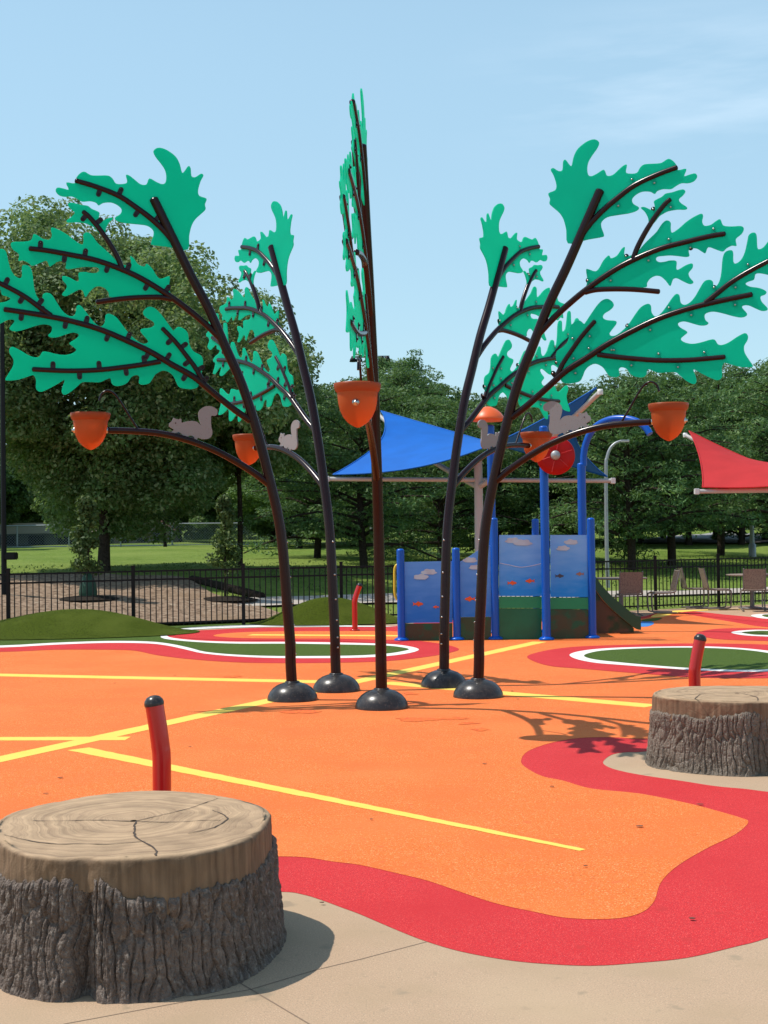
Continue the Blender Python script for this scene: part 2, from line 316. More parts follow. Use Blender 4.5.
# right ellipse
psheet('red_ring_surface',[(527,656.7),(542,651.7),(563,648.3),(588,646.4),(640,644.8),(697,643.8),(768,645),(860,650),(900,664),(860,676),(768,678.6),(697,678),(658,675.3),(620,672.3),(580,669),(553,666.8),(536,662.5)],m_red,.0160)
psheet('white_line',[(569.6,656),(574,653),(588,650.4),(609,648.6),(640,647.5),(697,646.8),(735.6,648.2),(768,651.2),(800,656),(812,662),(800,668),(768,671.9),(735.6,672.2),(697,670.9),(658.5,668.3),(620,665.4),(596,663.4),(578,660)],m_white,.0200)
psheet('turf_ellipse',[(584,656),(590,653.4),(602,651.2),(625,649.6),(658,648.4),(697,648.3),(735,649.7),(762,652.6),(788,657.5),(797,662),(788,666.5),(765,670),(735,670.4),(697,669),(660,666.5),(625,663.4),(600,660.8),(588,658.5)],m_turf,.0240)
psheet('red_ring_surface',[(696,634.3),(706.7,630.5),(726,628.7),(768,628.8),(860,632),(880,640),(840,644),(768,641.4),(726,640),(706.7,637.8)],m_red,.0160)
psheet('white_line',[(731,632.8),(743,630.8),(768,630.3),(830,633),(845,637),(820,639),(768,637),(743,635.6)],m_white,.0200)
psheet('turf_ellipse',[(741.4,633),(751,631.8),(768,631.4),(820,634),(830,636.5),(815,637.5),(768,635.6),(753,635)],m_turf,.0240)
psheet('red_ring_surface',[(676,612.4),(700,613.2),(730,615.3),(768,618.6),(860,625),(860,632),(768,623),(730,619),(700,615.6)],m_red,.0160)
psheet('yellow_edge_surface',[(651,617.5),(656,614.2),(668,611.6),(684,610.4),(720,609.6),(760,609.4),(720,610.2),(690,611.6),(676,613.4),(664,616.8)],m_yel,.0160)
psheet('blue_landing_surface',[(636,624.5),(640,622.2),(650,621.6),(654,623.8),(648,626.6),(639,626.8)],m_teal,.0160)
psheet('green_landing_surface',[(641,620.5),(652,618.5),(662,618.2),(656,621),(645,622)],m_turf,.0170)
psheet('white_line',[(751,616.2),(760,614.3),(790,614),(800,617.5),(768,619.2)],m_white,.0200)
psheet('turf_ellipse',[(762,615.9),(768,615),(788,615),(792,617),(770,617.8)],m_turf,.0240)
# concrete joints, thin dark grooves
def joint(pts,wd=.006):
    P=[G(x,y) for x,y in pts]; A=[];B=[]
    for i,p in enumerate(P):
        t=(P[min(i+1,len(P)-1)]-P[max(i-1,0)]).normalized(); n=Vector((-t.y,t.x,0)); A.append(p+n*wd/2); B.append(p-n*wd/2)
    sheet('paving_joint',A+B[::-1],m_joint,.0025)
joint([(226,975),(240,983),(309,1024),(380,1066)]); joint([(-100,1060),(65,1024),(251,989.5),(316,970),(360,959.5),(428,941.5)])
# small leaf litter and stains on the surfacing: thin irregular flakes
m_lit=mat('dry leaf litter',(.10,.05,.03),.9); 
lit=[(371,821),(175,676),(60,779),(190,748),(484,765),(552,788),(46,795),(585,868),(692,921),(115,684),(40,683),(700,806),(322,905),(512,692),(518,700),(640,828)]
for i,(x,y) in enumerate(lit):
    p=G(x,y); s=.006+.010*random.random(); a0=random.random()*6
    out=[(p.x+s*math.cos(a0+t*.785)*(.5+.9*random.random())*1.5,p.y+s*.7*math.sin(a0+t*.785)*(1+.5*random.random())) for t in range(8)]
    mb=MB(); mb.prism([(a,b,.012) for a,b in out],(0,0,.002)); o=mb.build('fallen_leaf',m_lit)
    tag(o,'dry brown leaf scrap lying on the coloured surfacing','leaf scrap','leaf scraps on the surfacing')

m_scuff=mat('reddish scuff',(.66,.105,.03),.8,.2,var=[(35,.42,.55,(.80,.165,.03))])
for i,(x,y,a,b) in enumerate([(418,719.5,.17,.03),(455,719,.11,.02),(468,724,.08,.02),(482,730,.07,.02),(410,694,.08,.03),(232,655+22,.10,.03),(300,712,.16,.04)]):
    c=G(x,y); rr=random.Random(i); sheet('surface_scuff',catmull([(c.x+a*math.cos(t*.5236)*(.5+rr.random()),c.y+b*math.sin(t*.5236)*(.5+1.6*rr.random())*3,0) for t in range(12)],2),m_scuff,.0145+.0004*i)
# ------------------------------------------------------------------ draped sheets beyond the fence
def drape(name,inside,x0,x1,y0,y1,m,dz=.03,n=(120,60),kind='structure'):
    xs=np.linspace(x0,x1,n[0]); out=[];fc=[]
    X,T=np.meshgrid(xs,np.linspace(0,1,n[1])); Y=y0(X)+(y1(X)-y0(X))*T
    Z=H(X,Y)+np.where((Y-yf(X))>3,(fbm(X*.35,Y*.35,3,3)-.45)*.22,0)+dz
    V=np.stack([X,Y,Z],-1).reshape(-1,3); I=np.arange((n[1]-1)*n[0]).reshape(-1,n[0])[:,:-1].ravel()
    return tag(np_mesh(name,V,np.stack([I,I+1,I+n[0]+1,I+n[0]],1),m,smooth=True),kind=kind)
drape('mulch_bed',None,-16,-1.9,lambda X:yf(X)+.5+0*X,lambda X:yf(X)+np.interp(X,[-16,-7,-5,-3.4,-1.9],[11.5,10.5,8.2,4.4,.7])+.4*np.sin(X*2.1),m_mulch,.05)
drape('park_path',None,-3.2,30,lambda X:yf(X)+np.interp(X,[-3.2,0,5,12,30],[3.0,3.2,3.0,2.6,2.6])+0*X,lambda X:yf(X)+np.interp(X,[-3.2,0,5,12,30],[4.4,4.9,3.9,3.5,3.5]),m_path,.05)
drape('hillside_road',None,12,60,lambda X:np.interp(X,[12,20,60],[66,62,56]),lambda X:np.interp(X,[12,20,60],[72,82,80]),m_road,.06)

# ------------------------------------------------------------------ mounds
def mound(name,c,rx,ry,h,label,skew=0.0):
    n=60; X,Y=np.meshgrid(np.linspace(-1,1,n),np.linspace(-1,1,n)); 
    Rr=np.sqrt(X**2+Y**2); z=np.clip(np.cos(np.clip(Rr,0,1)*math.pi)*.5+.5,0,1)**.85
    a=np.linspace(0,2*np.pi,96,endpoint=False); rr=np.linspace(0,1,26)
    V=[(0,0,h)];Fq=[]
    for i in range(1,26):
        for t in a:
            r=rr[i]; zz=h*((math.cos(r*math.pi)*.5+.5)**.8)*(1+.06*math.sin(3*t+1)*r)
            V.append((rx*(r*math.cos(t)+skew*(1-r)),ry*r*math.sin(t)*(1+.05*math.sin(2*t)),zz+.022))
    V=np.array(V); V[0]=(rx*skew,0,h+.022)
    for i in range(24):
        for k in range(96): Fq.append((1+i*96+k,1+i*96+(k+1)%96,1+(i+1)*96+(k+1)%96,1+(i+1)*96+k))
    for k in range(96): Fq.append((0,0,1+k,1+(k+1)%96))
    mb=MB(); mb.add([tuple(v) for v in V],[list(q) if q[0]!=q[1] else [0,q[2],q[3]] for q in Fq],0,True)
    o=mb.build(name,m_mound); o.location=c; o['kind']='structure'; o['label']=label; return o
c=G(70,634); mound('turf_mound',(c.x-.15,c.y-.15,0),2.5,1.45,.43,'low olive turf mound at the left edge',.12)
c=G(332,623); mound('turf_mound',(c.x,c.y-.05,0),1.62,.95,.49,'low olive turf mound behind the water trees',-.05)

# ------------------------------------------------------------------ fence
def build_fence():
    root=empty('metal_fence',(FL[0].x,FL[0].y,0)); ori=Vector((FL[0].x,FL[0].y,0))
    tag(root,'long black metal picket fence running behind the whole play area','fence')
    # posts at the spots seen in the photo and in between
    fx=[D(x,560,y) for x,y in FT]; posts=[Vector((p.x,p.y,0)) for p in fx]
    allp=[]
    def fillin(a,b):
        n=max(1,round((b-a).length/2.25)); return [a+(b-a)*k/n for k in range(n)]
    chain=[Vector((FL[0].x,FL[0].y,0))]+posts+[Vector((FL[-1].x,FL[-1].y,0))]
    for a,b in zip(chain[:-1],chain[1:]): allp+=fillin(a,b)
    allp.append(chain[-1])
    pm=MB(); pm.box((0,0,.59),(.064,.064,1.18),bev=.004); pm.box((0,0,1.19),(.076,.076,.02)); p0=pm.build('post',m_black,root)
    for i,p in enumerate(allp):
        q=p0 if i==0 else p0.copy()
        if i: COL.objects.link(q); q.parent=root
        q.location=p-ori
    for a,b in zip(allp[:-1],allp[1:]):
        d=b-a; L=d.length; ang=math.atan2(d.y,d.x); rot=Matrix.Rotation(ang,3,'Z'); mb=MB(); mid=(a+b)/2-ori
        for z in (1.09,.93,.10): mb.box(mid+Vector((0,0,z)),(L-.066,.030,.032),rot=rot)
        n=round(L/.112)
        for k in range(1,n): mb.box(a-ori+d*k/n+Vector((0,0,.565)),(.017,.017,1.02),rot=rot)
        mb.build('picket_panel',m_black,root)
build_fence()

# ------------------------------------------------------------------ the water-feature trees
CX=dict(LF=(0,0,0))
TREE={}
TREE=dict(LF=(-0.9961,14.2745,-1.83401),RF=(0.9384,14.3449,1.96567),LB=(-0.5683,15.0904,-0.57276),RB=(0.6277,15.4139,0.66767),C=(-0.0673,13.4959,3.22164))
PROF=dict(A=(1.4004,5.1205),B=(2.1690,5.2649),C=(2.0871,4.9584),D=(2.6103,4.5543),E=(1.9467,4.0409),F=(2.8508,3.9574),G=(3.0142,4.2675),H=(2.6104,3.3524),I=(1.3293,3.8057),J=(0.4304,2.8791),K=(0.7365,3.7491),L=(0.2131,2.2047),M=(1.8122,2.7336),R=(1.1931,4.7240),T=(1.9939,2.5237),c=(1.7102,4.3879),e=(1.2445,4.1160),g=(2.4335,3.9031),h=(1.3323,3.4281),i=(0.9172,3.2633),t0=(0.1028,1.5147),t1=(0.0060,0.7701))
RFKEY=dict(A=(598,191),B=(674,168),C=(668,200),D=(722,234),E=(657,291),F=(749,294),G=(765.5,261),H=(722,357),I=(593,321),J=(515,415),K=(540,331),R=(581,230),L=(491,484),M=(645,422),c=(631,259),e=(589.5,290),h=(598,355),i=(557.5,373.5),g=(704,301))
def to_prof(px,py,t='RF'):                 # pixel -> (outward r, z) on that tree's own vertical plane
    X,Y,a=TREE[t]; d=ray(px,py); o=Vector((math.sin(a),math.cos(a)))
    # solve X+r*ox = d.x*s ; Y+r*oy = d.y*s
    det=d.x*(-o.y)+o.x*d.y
    s=(X*(-o.y)+o.x*Y)/det; r=(d.x*Y-d.y*X)/det
    return (r,EYE+d.z*s)
_fit=[(to_prof(*RFKEY[k]),PROF[k]) for k in RFKEY if k in PROF]
A_=np.array([[r,z,1] for (r,z),_ in _fit]); SOLR=np.linalg.lstsq(A_,np.array([q[0] for _,q in _fit]),rcond=None)[0]; SOLZ=np.linalg.lstsq(A_,np.array([q[1] for _,q in _fit]),rcond=None)[0]
BLEND=.6
def pr(px,py):
    r,z=to_prof(px,py); r2=float(np.dot([r,z,1],SOLR)); z2=float(np.dot([r,z,1],SOLZ))
    return (r+(r2-r)*BLEND,z+(z2-z)*BLEND)
def Z3(x,y): return (x/2.341+440,y/2.341+130)
def zm(ox,oy,s): return lambda pts:[pr(x/s+ox,y/s+oy) for x,y in pts]
za=zm(530,130,7.68); zb=zm(610,150,7.68); zc=zm(570,210,7.68); zd=zm(668,200,7.68); ze=zm(668,290,7.68); zf=zm(570,290,7.68); zg=zm(510,300,7.68); z3=zm(440,130,2.341); zp=zm(0,0,1)
P1=za([(265,768),(245,690),(215,640),(170,600),(137,568),(141,530),(128,487),(180,462),(189,420),(168,350),(146,308),(165,292),(205,315),(235,307),(240,245),(258,228),(285,262),(305,275),(320,210),(345,155),(385,115),(430,85),(480,72),(515,95),(500,140),(465,190),(435,240),(424,290),(430,340),(455,355),(500,335),(552,305),(575,350),(620,345),(665,305),(700,275),(727,268)])+zb([(105,170),(140,182),(190,175),(215,135),(250,110),(330,105),(380,98),(430,68),(470,88),(495,122),(505,155),(567,145),(550,200),(590,190),(635,180),(650,205),(625,240),(580,255),(530,255),(490,275),(450,300),(390,300),(345,315),(325,337),(290,320),(230,320),(180,345),(152,380),(165,415),(205,440),(190,465),(130,485),(0,500)])+zc([(440,25),(340,40),(270,55),(228,90),(225,130),(246,192),(225,208),(130,225),(75,238),(-30,255)])
P2=zb([(285,568),(275,520),(250,475),(220,445),(250,438),(322,468),(325,425),(320,395),(350,375),(380,360),(410,335),(460,325),(505,310),(545,303),(560,320),(540,350),(510,380),(530,410),(573,440),(560,458),(500,458),(430,470),(390,490),(360,510),(320,560)])
P3=zc([(110,590),(120,540),(110,460),(130,455),(180,470),(210,445),(240,390),(282,348),(300,370),(345,350),(380,300),(405,284),(400,330),(410,360),(460,345),(500,325),(550,265),(600,215),(650,165),(690,105),(725,80),(755,95)])+zb([(448,600),(460,635)])+zd([(70,215),(120,170),(180,130),(237,105),(250,125),(243,165),(262,198),(310,190),(345,165),(382,148),(405,195),(470,203),(540,200),(562,220),(545,260),(500,300),(506,350),(470,350),(430,370),(400,395),(350,380),(290,362),(268,407),(240,395),(200,372),(150,372),(140,395),(146,427),(120,437),(60,430),(0,425)])+zc([(700,352),(655,358),(643,380),(670,400),(720,395)])+[pr(*p) for p in [(667,260.5),(674,261)]]+zd([(46,520),(60,535),(120,500),(168,487),(170,520),(140,560),(150,595),(178,630),(150,645),(100,625),(50,600),(20,610),(0,660)])+zc([(720,545),(680,510),(640,505),(600,525),(575,560),(565,592),(450,591),(350,590),(268,588),(240,600),(120,610)])
P4=zf([(100,255),(150,180),(200,110),(240,75),(280,68),(315,95),(318,125),(290,155),(250,180),(238,210),(270,230),(335,236),(340,260),(310,300),(288,335),(310,352),(350,340),(410,290),(450,240),(490,180),(530,130),(580,105),(605,120),(610,170),(640,203),(680,180),(720,130),(768,60)])+ze([(45,30),(70,40),(80,95),(110,113),(150,95),(190,50)])+zd([(222,685),(260,625),(300,612),(325,625),(330,655),(350,662),(375,625),(390,560),(400,450),(420,400),(460,385),(480,400),(482,470),(500,488),(540,460),(570,400),(590,310),(600,270),(630,250),(658,265),(665,360),(680,378),(715,360),(765,300),(810,290),(830,310),(815,350),(850,390),(890,400),(880,430),(840,450),(820,490),(860,530),(850,560),(800,585),(730,570),(680,562),(650,570),(640,610),(600,625),(575,643),(610,665),(680,675),(733,700),(725,725)])+ze([(690,50),(700,90),(742,135),(738,155),(700,160),(650,140),(600,118),(560,118),(550,135),(586,178),(578,200),(540,210),(480,200),(400,178),(330,165),(280,175),(262,195),(270,230),(293,252),(270,270),(220,270),(150,250),(100,240),(60,255),(75,285),(131,320),(110,345),(81,375),(110,400),(170,412),(240,400),(300,382),(340,380),(365,415),(400,420),(450,400),(510,360),(570,330),(594,350),(590,385),(565,430),(570,480),(600,530),(632,582),(610,592),(540,590),(480,575),(430,560),(410,562),(395,600),(398,660),(380,685),(350,690),(290,665),(230,635),(178,608),(195,660),(201,700),(180,722),(130,700),(80,660),(40,630)])+zf([(720,632),(660,635),(610,615),(580,610),(570,650),(540,670),(490,665),(450,645),(420,605),(380,592),(360,610),(366,652),(340,668),(290,660),(265,630),(235,590),(180,565),(130,585),(100,620),(85,660),(60,700),(0,715)])+zg([(430,640),(385,625),(365,560),(350,500),(341,430),(355,385),(410,350),(440,290),(448,210),(480,172),(520,156),(550,178)])
BR=dict(
 top=z3([(325,250),(345,222),(375,190),(410,160),(450,130),(500,106),(548,88)]),
 upper=z3([(225,480),(262,440),(300,405),(340,372),(400,330),(450,303),(510,278),(570,262),(620,250),(660,243)]),
 uptwig=z3([(447,303),(457,275),(475,240),(497,205),(520,175),(533,163)]),
 bare=z3([(335,380),(360,374),(400,372),(450,373),(507,378)]),
 lower=z3([(165,672),(200,645),(245,605),(290,565),(340,533),(390,500),(450,468),(510,440),(580,417),(650,400),(723,385)]),
 outer=z3([(615,405),(640,385),(675,357),(715,332),(762,307)]),
 under=z3([(365,525),(400,530),(450,535),(510,539),(580,538),(660,531)]),
 inner=z3([(270,575),(285,545),(305,515),(330,480),(358,448)]),
 arm=zp([(491,484),(508,469.6),(529.7,454.6),(551,442.7),(576.7,432.4),(602,426),(628,423),(648,421.8)]),
 hook=z3([(420,684),(440,650),(460,615),(475,595),(490,589),(503,597),(508,612)]),
 trunk=zp([(479.6,660),(479.7,640),(480,600),(482.4,549),(486,515),(493.4,476.5),(504,429),(517,382),(532,343.6),(547,305),(564,269),(579,234.6),(598,191)]))
BR['trunk']=[(0.0,.03)]+[(r if z>.9 else r*.5,z) for r,z in BR['trunk']]
zs=lambda pts:[to_prof(x/12.8+160,y/12.8+400,'LF') for x,y in pts]
SQ=zs([(90,380),(100,350),(125,330),(140,300),(152,283),(165,295),(210,307),(234,296),(250,310),(253,347),(300,335),(380,325),(440,335),(478,362),(498,386),(485,340),(468,280),(468,220),(490,180),(540,145),(600,135),(650,145),(700,175),(713,215),(700,250),(670,260),(632,262),(628,320),(632,400),(645,460),(635,520),(600,550),(550,560),(500,555),(462,542),(440,572),(405,560),(395,520),(350,515),(320,535),(285,530),(262,505),(235,480),(200,475),(150,490),(95,495),(120,465),(152,437),(112,412),(90,396)])
ar=BR['arm']; 
def l3(p,y=0.0): return Vector((p[0],y,p[1]))
def make_water_tree():
    t=empty('water_tree')
    n=len(BR['trunk']); path=catmull([l3(p) for p in BR['trunk']],4,False); k=len(path)
    rad=[.057-.010*(i/(k-1)) for i in range(k)]
    mb=MB(); mb.tube(path,rad,20); e=path[-1]; mb.lathe([(.047,0),(.040,.012),(.02,.02),(0,.022)],e,16,axis=(path[-1]-path[-2]).to_track_quat('Z','Y').to_matrix())
    tr=mb.build('trunk',m_trunk,t)
    # base dome with its little drain notch collar
    mb=MB(); prof=[(.262,0.0),(.262,.015),(.255,.05),(.234,.09),(.201,.128),(.156,.158),(.10,.178),(.060,.186),(.0,.186)]
    mb.lathe(prof,(0,0,-.040),40); db=mb.build('base_dome',m_dome,t)
    mb=MB(); mb.lathe([(.078,.130),(.078,.150),(.068,.158),(.056,.158)],(0,0,0),20); mb.build('collar',m_dome,t)
    for i in range(6):
        s=.115+.042*i; q=path[int(s*k)]; mb=MB(); mb.lathe([(.011,0),(.011,.01),(.006,.016),(0,.016)],q+Vector((-.047,-.0,0)),8,axis=Vector((-1,-.25,0)).to_track_quat('Z','Y').to_matrix()); mb.build('spray_nozzle',m_bolt,t)
    ip=[i for i in range(k)]
    def branch(key,r0,r1,tabs,ends=True,first=.12,step=.235,side=1):
        p=catmull([l3(q) for q in BR[key]],5,False); m=len(p)
        mb=MB(); mb.tube(p,[r0+(r1-r0)*i/(m-1) for i in range(m)],14)
        mb.lathe([(r1,0),(r1*.8,.008),(r1*.4,.013),(0,.014)],p[-1],14,axis=(p[-1]-p[-2]).to_track_quat('Z','Y').to_matrix())
        b=mb.build('branch' if key!='arm' else 'acorn_arm',m_trunk,t)
        if tabs:
            acc=[0]
            for i in range(1,m): acc.append(acc[-1]+(p[i]-p[i-1]).length)
            s=first; sd=side
            while s<acc[-1]-.04:
                i=max(j for j in range(m) if acc[j]<=s); i=min(i,m-2); q=p[i]+(p[i+1]-p[i])*((s-acc[i])/(acc[i+1]-acc[i]))
                T=(p[i+1]-p[i]).normalized(); Nn=Vector((-T.z,0,T.x))*sd
                rr=r0+(r1-r0)*s/acc[-1]; L=rr+.060
                out=[]
                for a in range(7):
                    th=math.pi*(a/6-.5); out.append(q+Nn*(L-.02)+ (Nn*math.cos(th)+T*math.sin(th))*.025)
                out=[q-T*.025]+out+[q+T*.025]
                mb=MB(); mb.prism([o+Vector((0,.0105,0)) for o in out],(0,.008,0))
                bc=q+Nn*(L-.02)
                for sg,h,mi_ in ((-1,.0065,1),(1,.0145,0)):
                    mb.lathe([(.010,0),(.010,.004),(.006,.009),(0,.010)],bc+Vector((0,sg*h,0)),10,mi_,axis=Vector((0,sg,0)).to_track_quat('Z','Y').to_matrix())
                mb.build('bracket',[m_trunk,m_bolt],b)
                s+=step*(.86 if sd>0 else 1.14)*.55+.02; sd=-sd
        return b
    br={}
    br['top']=branch('top',.033,.026,True,first=.30,step=.36)
    br['upper']=branch('upper',.034,.026,True,first=.74,step=.36)
    br['uptwig']=branch('uptwig',.028,.024,True,first=.52,step=.22)
    branch('bare',.027,.026,False)
    br['lower']=branch('lower',.036,.027,True,first=.62,step=.36)
    br['outer']=branch('outer',.028,.025,True,first=.16,step=.30)
    br['under']=branch('under',.028,.025,True,first=.16,step=.38)
    br['inner']=branch('inner',.027,.024,True,first=.12,step=.22)
    arm=branch('arm',.036,.032,False)
    for nm,P,yo in (('a',P1,0),('b',P2,0),('c',P3,0),('d',P4,0)):
        pts=catmull([l3(p) for p in P],3)
        mb=MB(); mb.prism(pts,(0,.012,0)); o=mb.build('leaf_panel',m_leaf,t)
    # gusset webs where twigs leave their branch
    # squirrel
    mb=MB(); mb.prism(catmull([l3(p)+Vector((0,0,.046)) for p in SQ],3),(0,.016,0)); sq=mb.build('squirrel_figure',m_squir,t)
    e=zs([(174,355)])[0]
    mb=MB(); mb.lathe([(.007,-.0105),(.007,.0105),(0,.0105)],l3(e)+Vector((0,0,.046)),10,axis=Vector((0,1,0)).to_track_quat('Z','Y').to_matrix()); mb.lathe([(0,-.0105),(.007,-.0105)],l3(e)+Vector((0,0,.046)),10,axis=Vector((0,1,0)).to_track_quat('Z','Y').to_matrix()); mb.build('eye',m_eye,sq)
    for q in ((210,485),(388,535)):
        b_=zs([q])[0]; mb=MB(); mb.lathe([(0,-.016),(.019,-.016),(.019,.016),(0,.016)],l3(b_)+Vector((0,0,.036)),14,axis=Vector((0,1,0)).to_track_quat('Z','Y').to_matrix()); mb.build('mount_disc',m_dome,sq)
    # hook spout
    p=catmull([l3(q) for q in BR['hook']],5,False); mb=MB(); mb.tube(p,.011,10); mb.lathe([(.016,-.01),(.016,.012),(.01,.012)],p[0],10); mb.build('water_spout',m_trunk,t)
    # acorn bucket hung on its pivot
    ax=ar[-1][0]; c=Vector((ax+.185,0,ar[-1][1]+.0))
    prof=[(.168,.150),(.188,.158),(.197,.172),(.197,.150),(.188,.115),(.165,.098),(.156,.06),(.156,.0),(.146,-.06),(.118,-.125),(.075,-.175),(.03,-.20),(0,-.208)]
    mb=MB(); mb.lathe([(.158,.06),(.166,.10),(.176,.12),(.186,.168),(.197,.174),(.200,.160),(.192,.122),(.178,.100),(.171,.095)],c,36); ab=None
    body=MB(); body.lathe([(.172,.100),(.168,.06),(.163,.01),(.150,-.05),(.122,-.11),(.083,-.155),(.042,-.183),(.014,-.196),(0,-.198)],c,36); body.lathe([(.164,.100),(.160,.06),(.155,.01),(.142,-.05),(.114,-.105),(.075,-.147),(.03,-.175),(0,-.183)],c,36)
    ab=body.build('acorn_bucket',m_acorn,t); mb.build('rim',m_acornrim,ab)
    mb=MB()
    for sg in (-1,1):
        mb.lathe([(.030,0),(.030,.012),(.014,.016),(.014,.03),(0,.031)],c+Vector((sg*.155,0,0)),14,axis=Vector((sg,0,0)).to_track_quat('Z','Y').to_matrix())
    mb.build('pivot_bolt',m_bolt,ab)
    return t
wt=make_water_tree()
LAB=dict(LF='metal tree sculpture with green leaves arching left, its acorn nearest the left edge',
 RF='metal tree sculpture with green leaves arching right, its acorn nearest the red sail',
 LB='slim metal tree sculpture behind the left arching one, its squirrel pale in the sun',
 RB='slim metal tree sculpture arching back, partly hidden by the big right arching tree',
 C='middle metal tree sculpture seen edge-on, its green leaves only thin slivers')
first=True
for k,(X,Y,a) in TREE.items():
    o=wt if first else copy_tree(wt); first=False
    o.location=((X+.02)*.975,Y*.975,.04); o.scale=(.975,)*3; o.rotation_euler=(0,0,math.pi/2-a); tag(o,LAB[k],'sculpture','water trees set in a ring')

# ------------------------------------------------------------------ stump seats
def wood_mat():
    m=mat('cut wood concrete',(.36,.27,.19),.8,.25); nt=m.node_tree; b=nt.nodes['Principled BSDF']
    tc=N(nt,'TexCoord'); sp=N(nt,'SeparateXYZ'); nt.links.new(tc.outputs['Object'],sp.inputs[0])
    mp=N(nt,'Mapping'); mp.inputs['Scale'].default_value=(1,.87,.0); mp.inputs['Location'].default_value=(.03,-.05,0); nt.links.new(tc.outputs['Object'],mp.inputs[0])
    n1=N(nt,'TexNoise'); n1.inputs['Scale'].default_value=2.6; n1.inputs['Detail'].default_value=3; nt.links.new(tc.outputs['Object'],n1.inputs['Vector'])
    le=N(nt,'VectorMath'); le.operation='LENGTH'; nt.links.new(mp.outputs[0],le.inputs[0])
    ma=N(nt,'Math'); ma.operation='MULTIPLY_ADD'; ma.inputs[1].default_value=.22; nt.links.new(n1.outputs['Fac'],ma.inputs[0]); nt.links.new(le.outputs['Value'],ma.inputs[2])
    sc=N(nt,'Math'); sc.operation='MULTIPLY'; sc.inputs[1].default_value=14; nt.links.new(ma.outputs[0],sc.inputs[0])
    n2=N(nt,'TexNoise'); n2.noise_dimensions='1D'; n2.inputs['Scale'].default_value=1.3; n2.inputs['Detail'].default_value=5; n2.inputs['Roughness'].default_value=.7; nt.links.new(sc.outputs[0],n2.inputs['W'])
    n3=N(nt,'TexNoise'); n3.inputs['Scale'].default_value=9; n3.inputs['Detail'].default_value=6; nt.links.new(tc.outputs['Object'],n3.inputs['Vector'])
    cr=N(nt,'ValToRGB'); cr.color_ramp.elements[0].position=.33; cr.color_ramp.elements[0].color=(.33,.215,.13,1); cr.color_ramp.elements[1].position=.62; cr.color_ramp.elements[1].color=(.50,.335,.20,1)
    nt.links.new(n2.outputs['Fac'],cr.inputs[0])
    # side of the slab: streaky vertical grain, its brown darkened to paint in shade
    mp2=N(nt,'Mapping'); mp2.inputs['Scale'].default_value=(38,38,2.5); nt.links.new(tc.outputs['Object'],mp2.inputs[0]); n4=N(nt,'TexNoise'); n4.inputs['Scale'].default_value=1; n4.inputs['Detail'].default_value=4; nt.links.new(mp2.outputs[0],n4.inputs['Vector'])
    cs=N(nt,'ValToRGB'); cs.color_ramp.elements[0].position=.3; cs.color_ramp.elements[0].color=(.12,.075,.045,1); cs.color_ramp.elements[1].position=.7; cs.color_ramp.elements[1].color=(.25,.16,.095,1); nt.links.new(n4.outputs['Fac'],cs.inputs[0])
    hi=N(nt,'MapRange'); hi.inputs[1].default_value=.480; hi.inputs[2].default_value=.491
    nt.links.new(sp.outputs['Z'],hi.inputs[0])
    mx=N(nt,'Mix'); mx.data_type='RGBA'; nt.links.new(hi.outputs[0],mx.inputs[0]); nt.links.new(cs.outputs[0],mx.inputs[6]); nt.links.new(cr.outputs[0],mx.inputs[7])
    m3=N(nt,'Mix'); m3.data_type='RGBA'; m3.blend_type='MULTIPLY'; m3.inputs[0].default_value=.5
    mr=N(nt,'MapRange'); mr.inputs[1].default_value=.3; mr.inputs[2].default_value=.65; mr.inputs[3].default_value=.68; mr.inputs[4].default_value=1.15; nt.links.new(n3.outputs['Fac'],mr.inputs[0])
    nt.links.new(mx.outputs[2],m3.inputs[6]); nt.links.new(mr.outputs[0],m3.inputs[7]); nt.links.new(m3.outputs[2],b.inputs['Base Color'])
    bu=N(nt,'Bump'); bu.inputs['Strength'].default_value=.6; bu.inputs['Distance'].default_value=.012; nt.links.new(n2.outputs['Fac'],bu.inputs['Height'])
    n5=N(nt,'TexNoise'); n5.inputs['Scale'].default_value=140; n5.inputs['Detail'].default_value=3; nt.links.new(tc.outputs['Object'],n5.inputs['Vector'])
    bu2=N(nt,'Bump'); bu2.inputs['Strength'].default_value=.35; bu2.inputs['Distance'].default_value=.004; nt.links.new(n5.outputs['Fac'],bu2.inputs['Height']); nt.links.new(bu.outputs[0],bu2.inputs['Normal'])
    nt.links.new(bu2.outputs[0],b.inputs['Normal']); return m
m_cut=wood_mat()
def stump_bark(name,c1,c2,c3): return mat(name,c1,.85,.3,var=[(7,.4,.65,c2),(45,.52,.75,c3),(150,.55,.75,dk(c1,.6))],bump=(110,1.0,.014))
m_sbark=stump_bark('grey brown moulded bark',(.185,.140,.115),(.12,.088,.072),(.30,.25,.21))
m_sbark2=stump_bark('weathered grey moulded bark',(.23,.185,.145),(.16,.125,.095),(.33,.28,.23))
m_crack=mat('dark crack',(.07,.045,.03),.9)
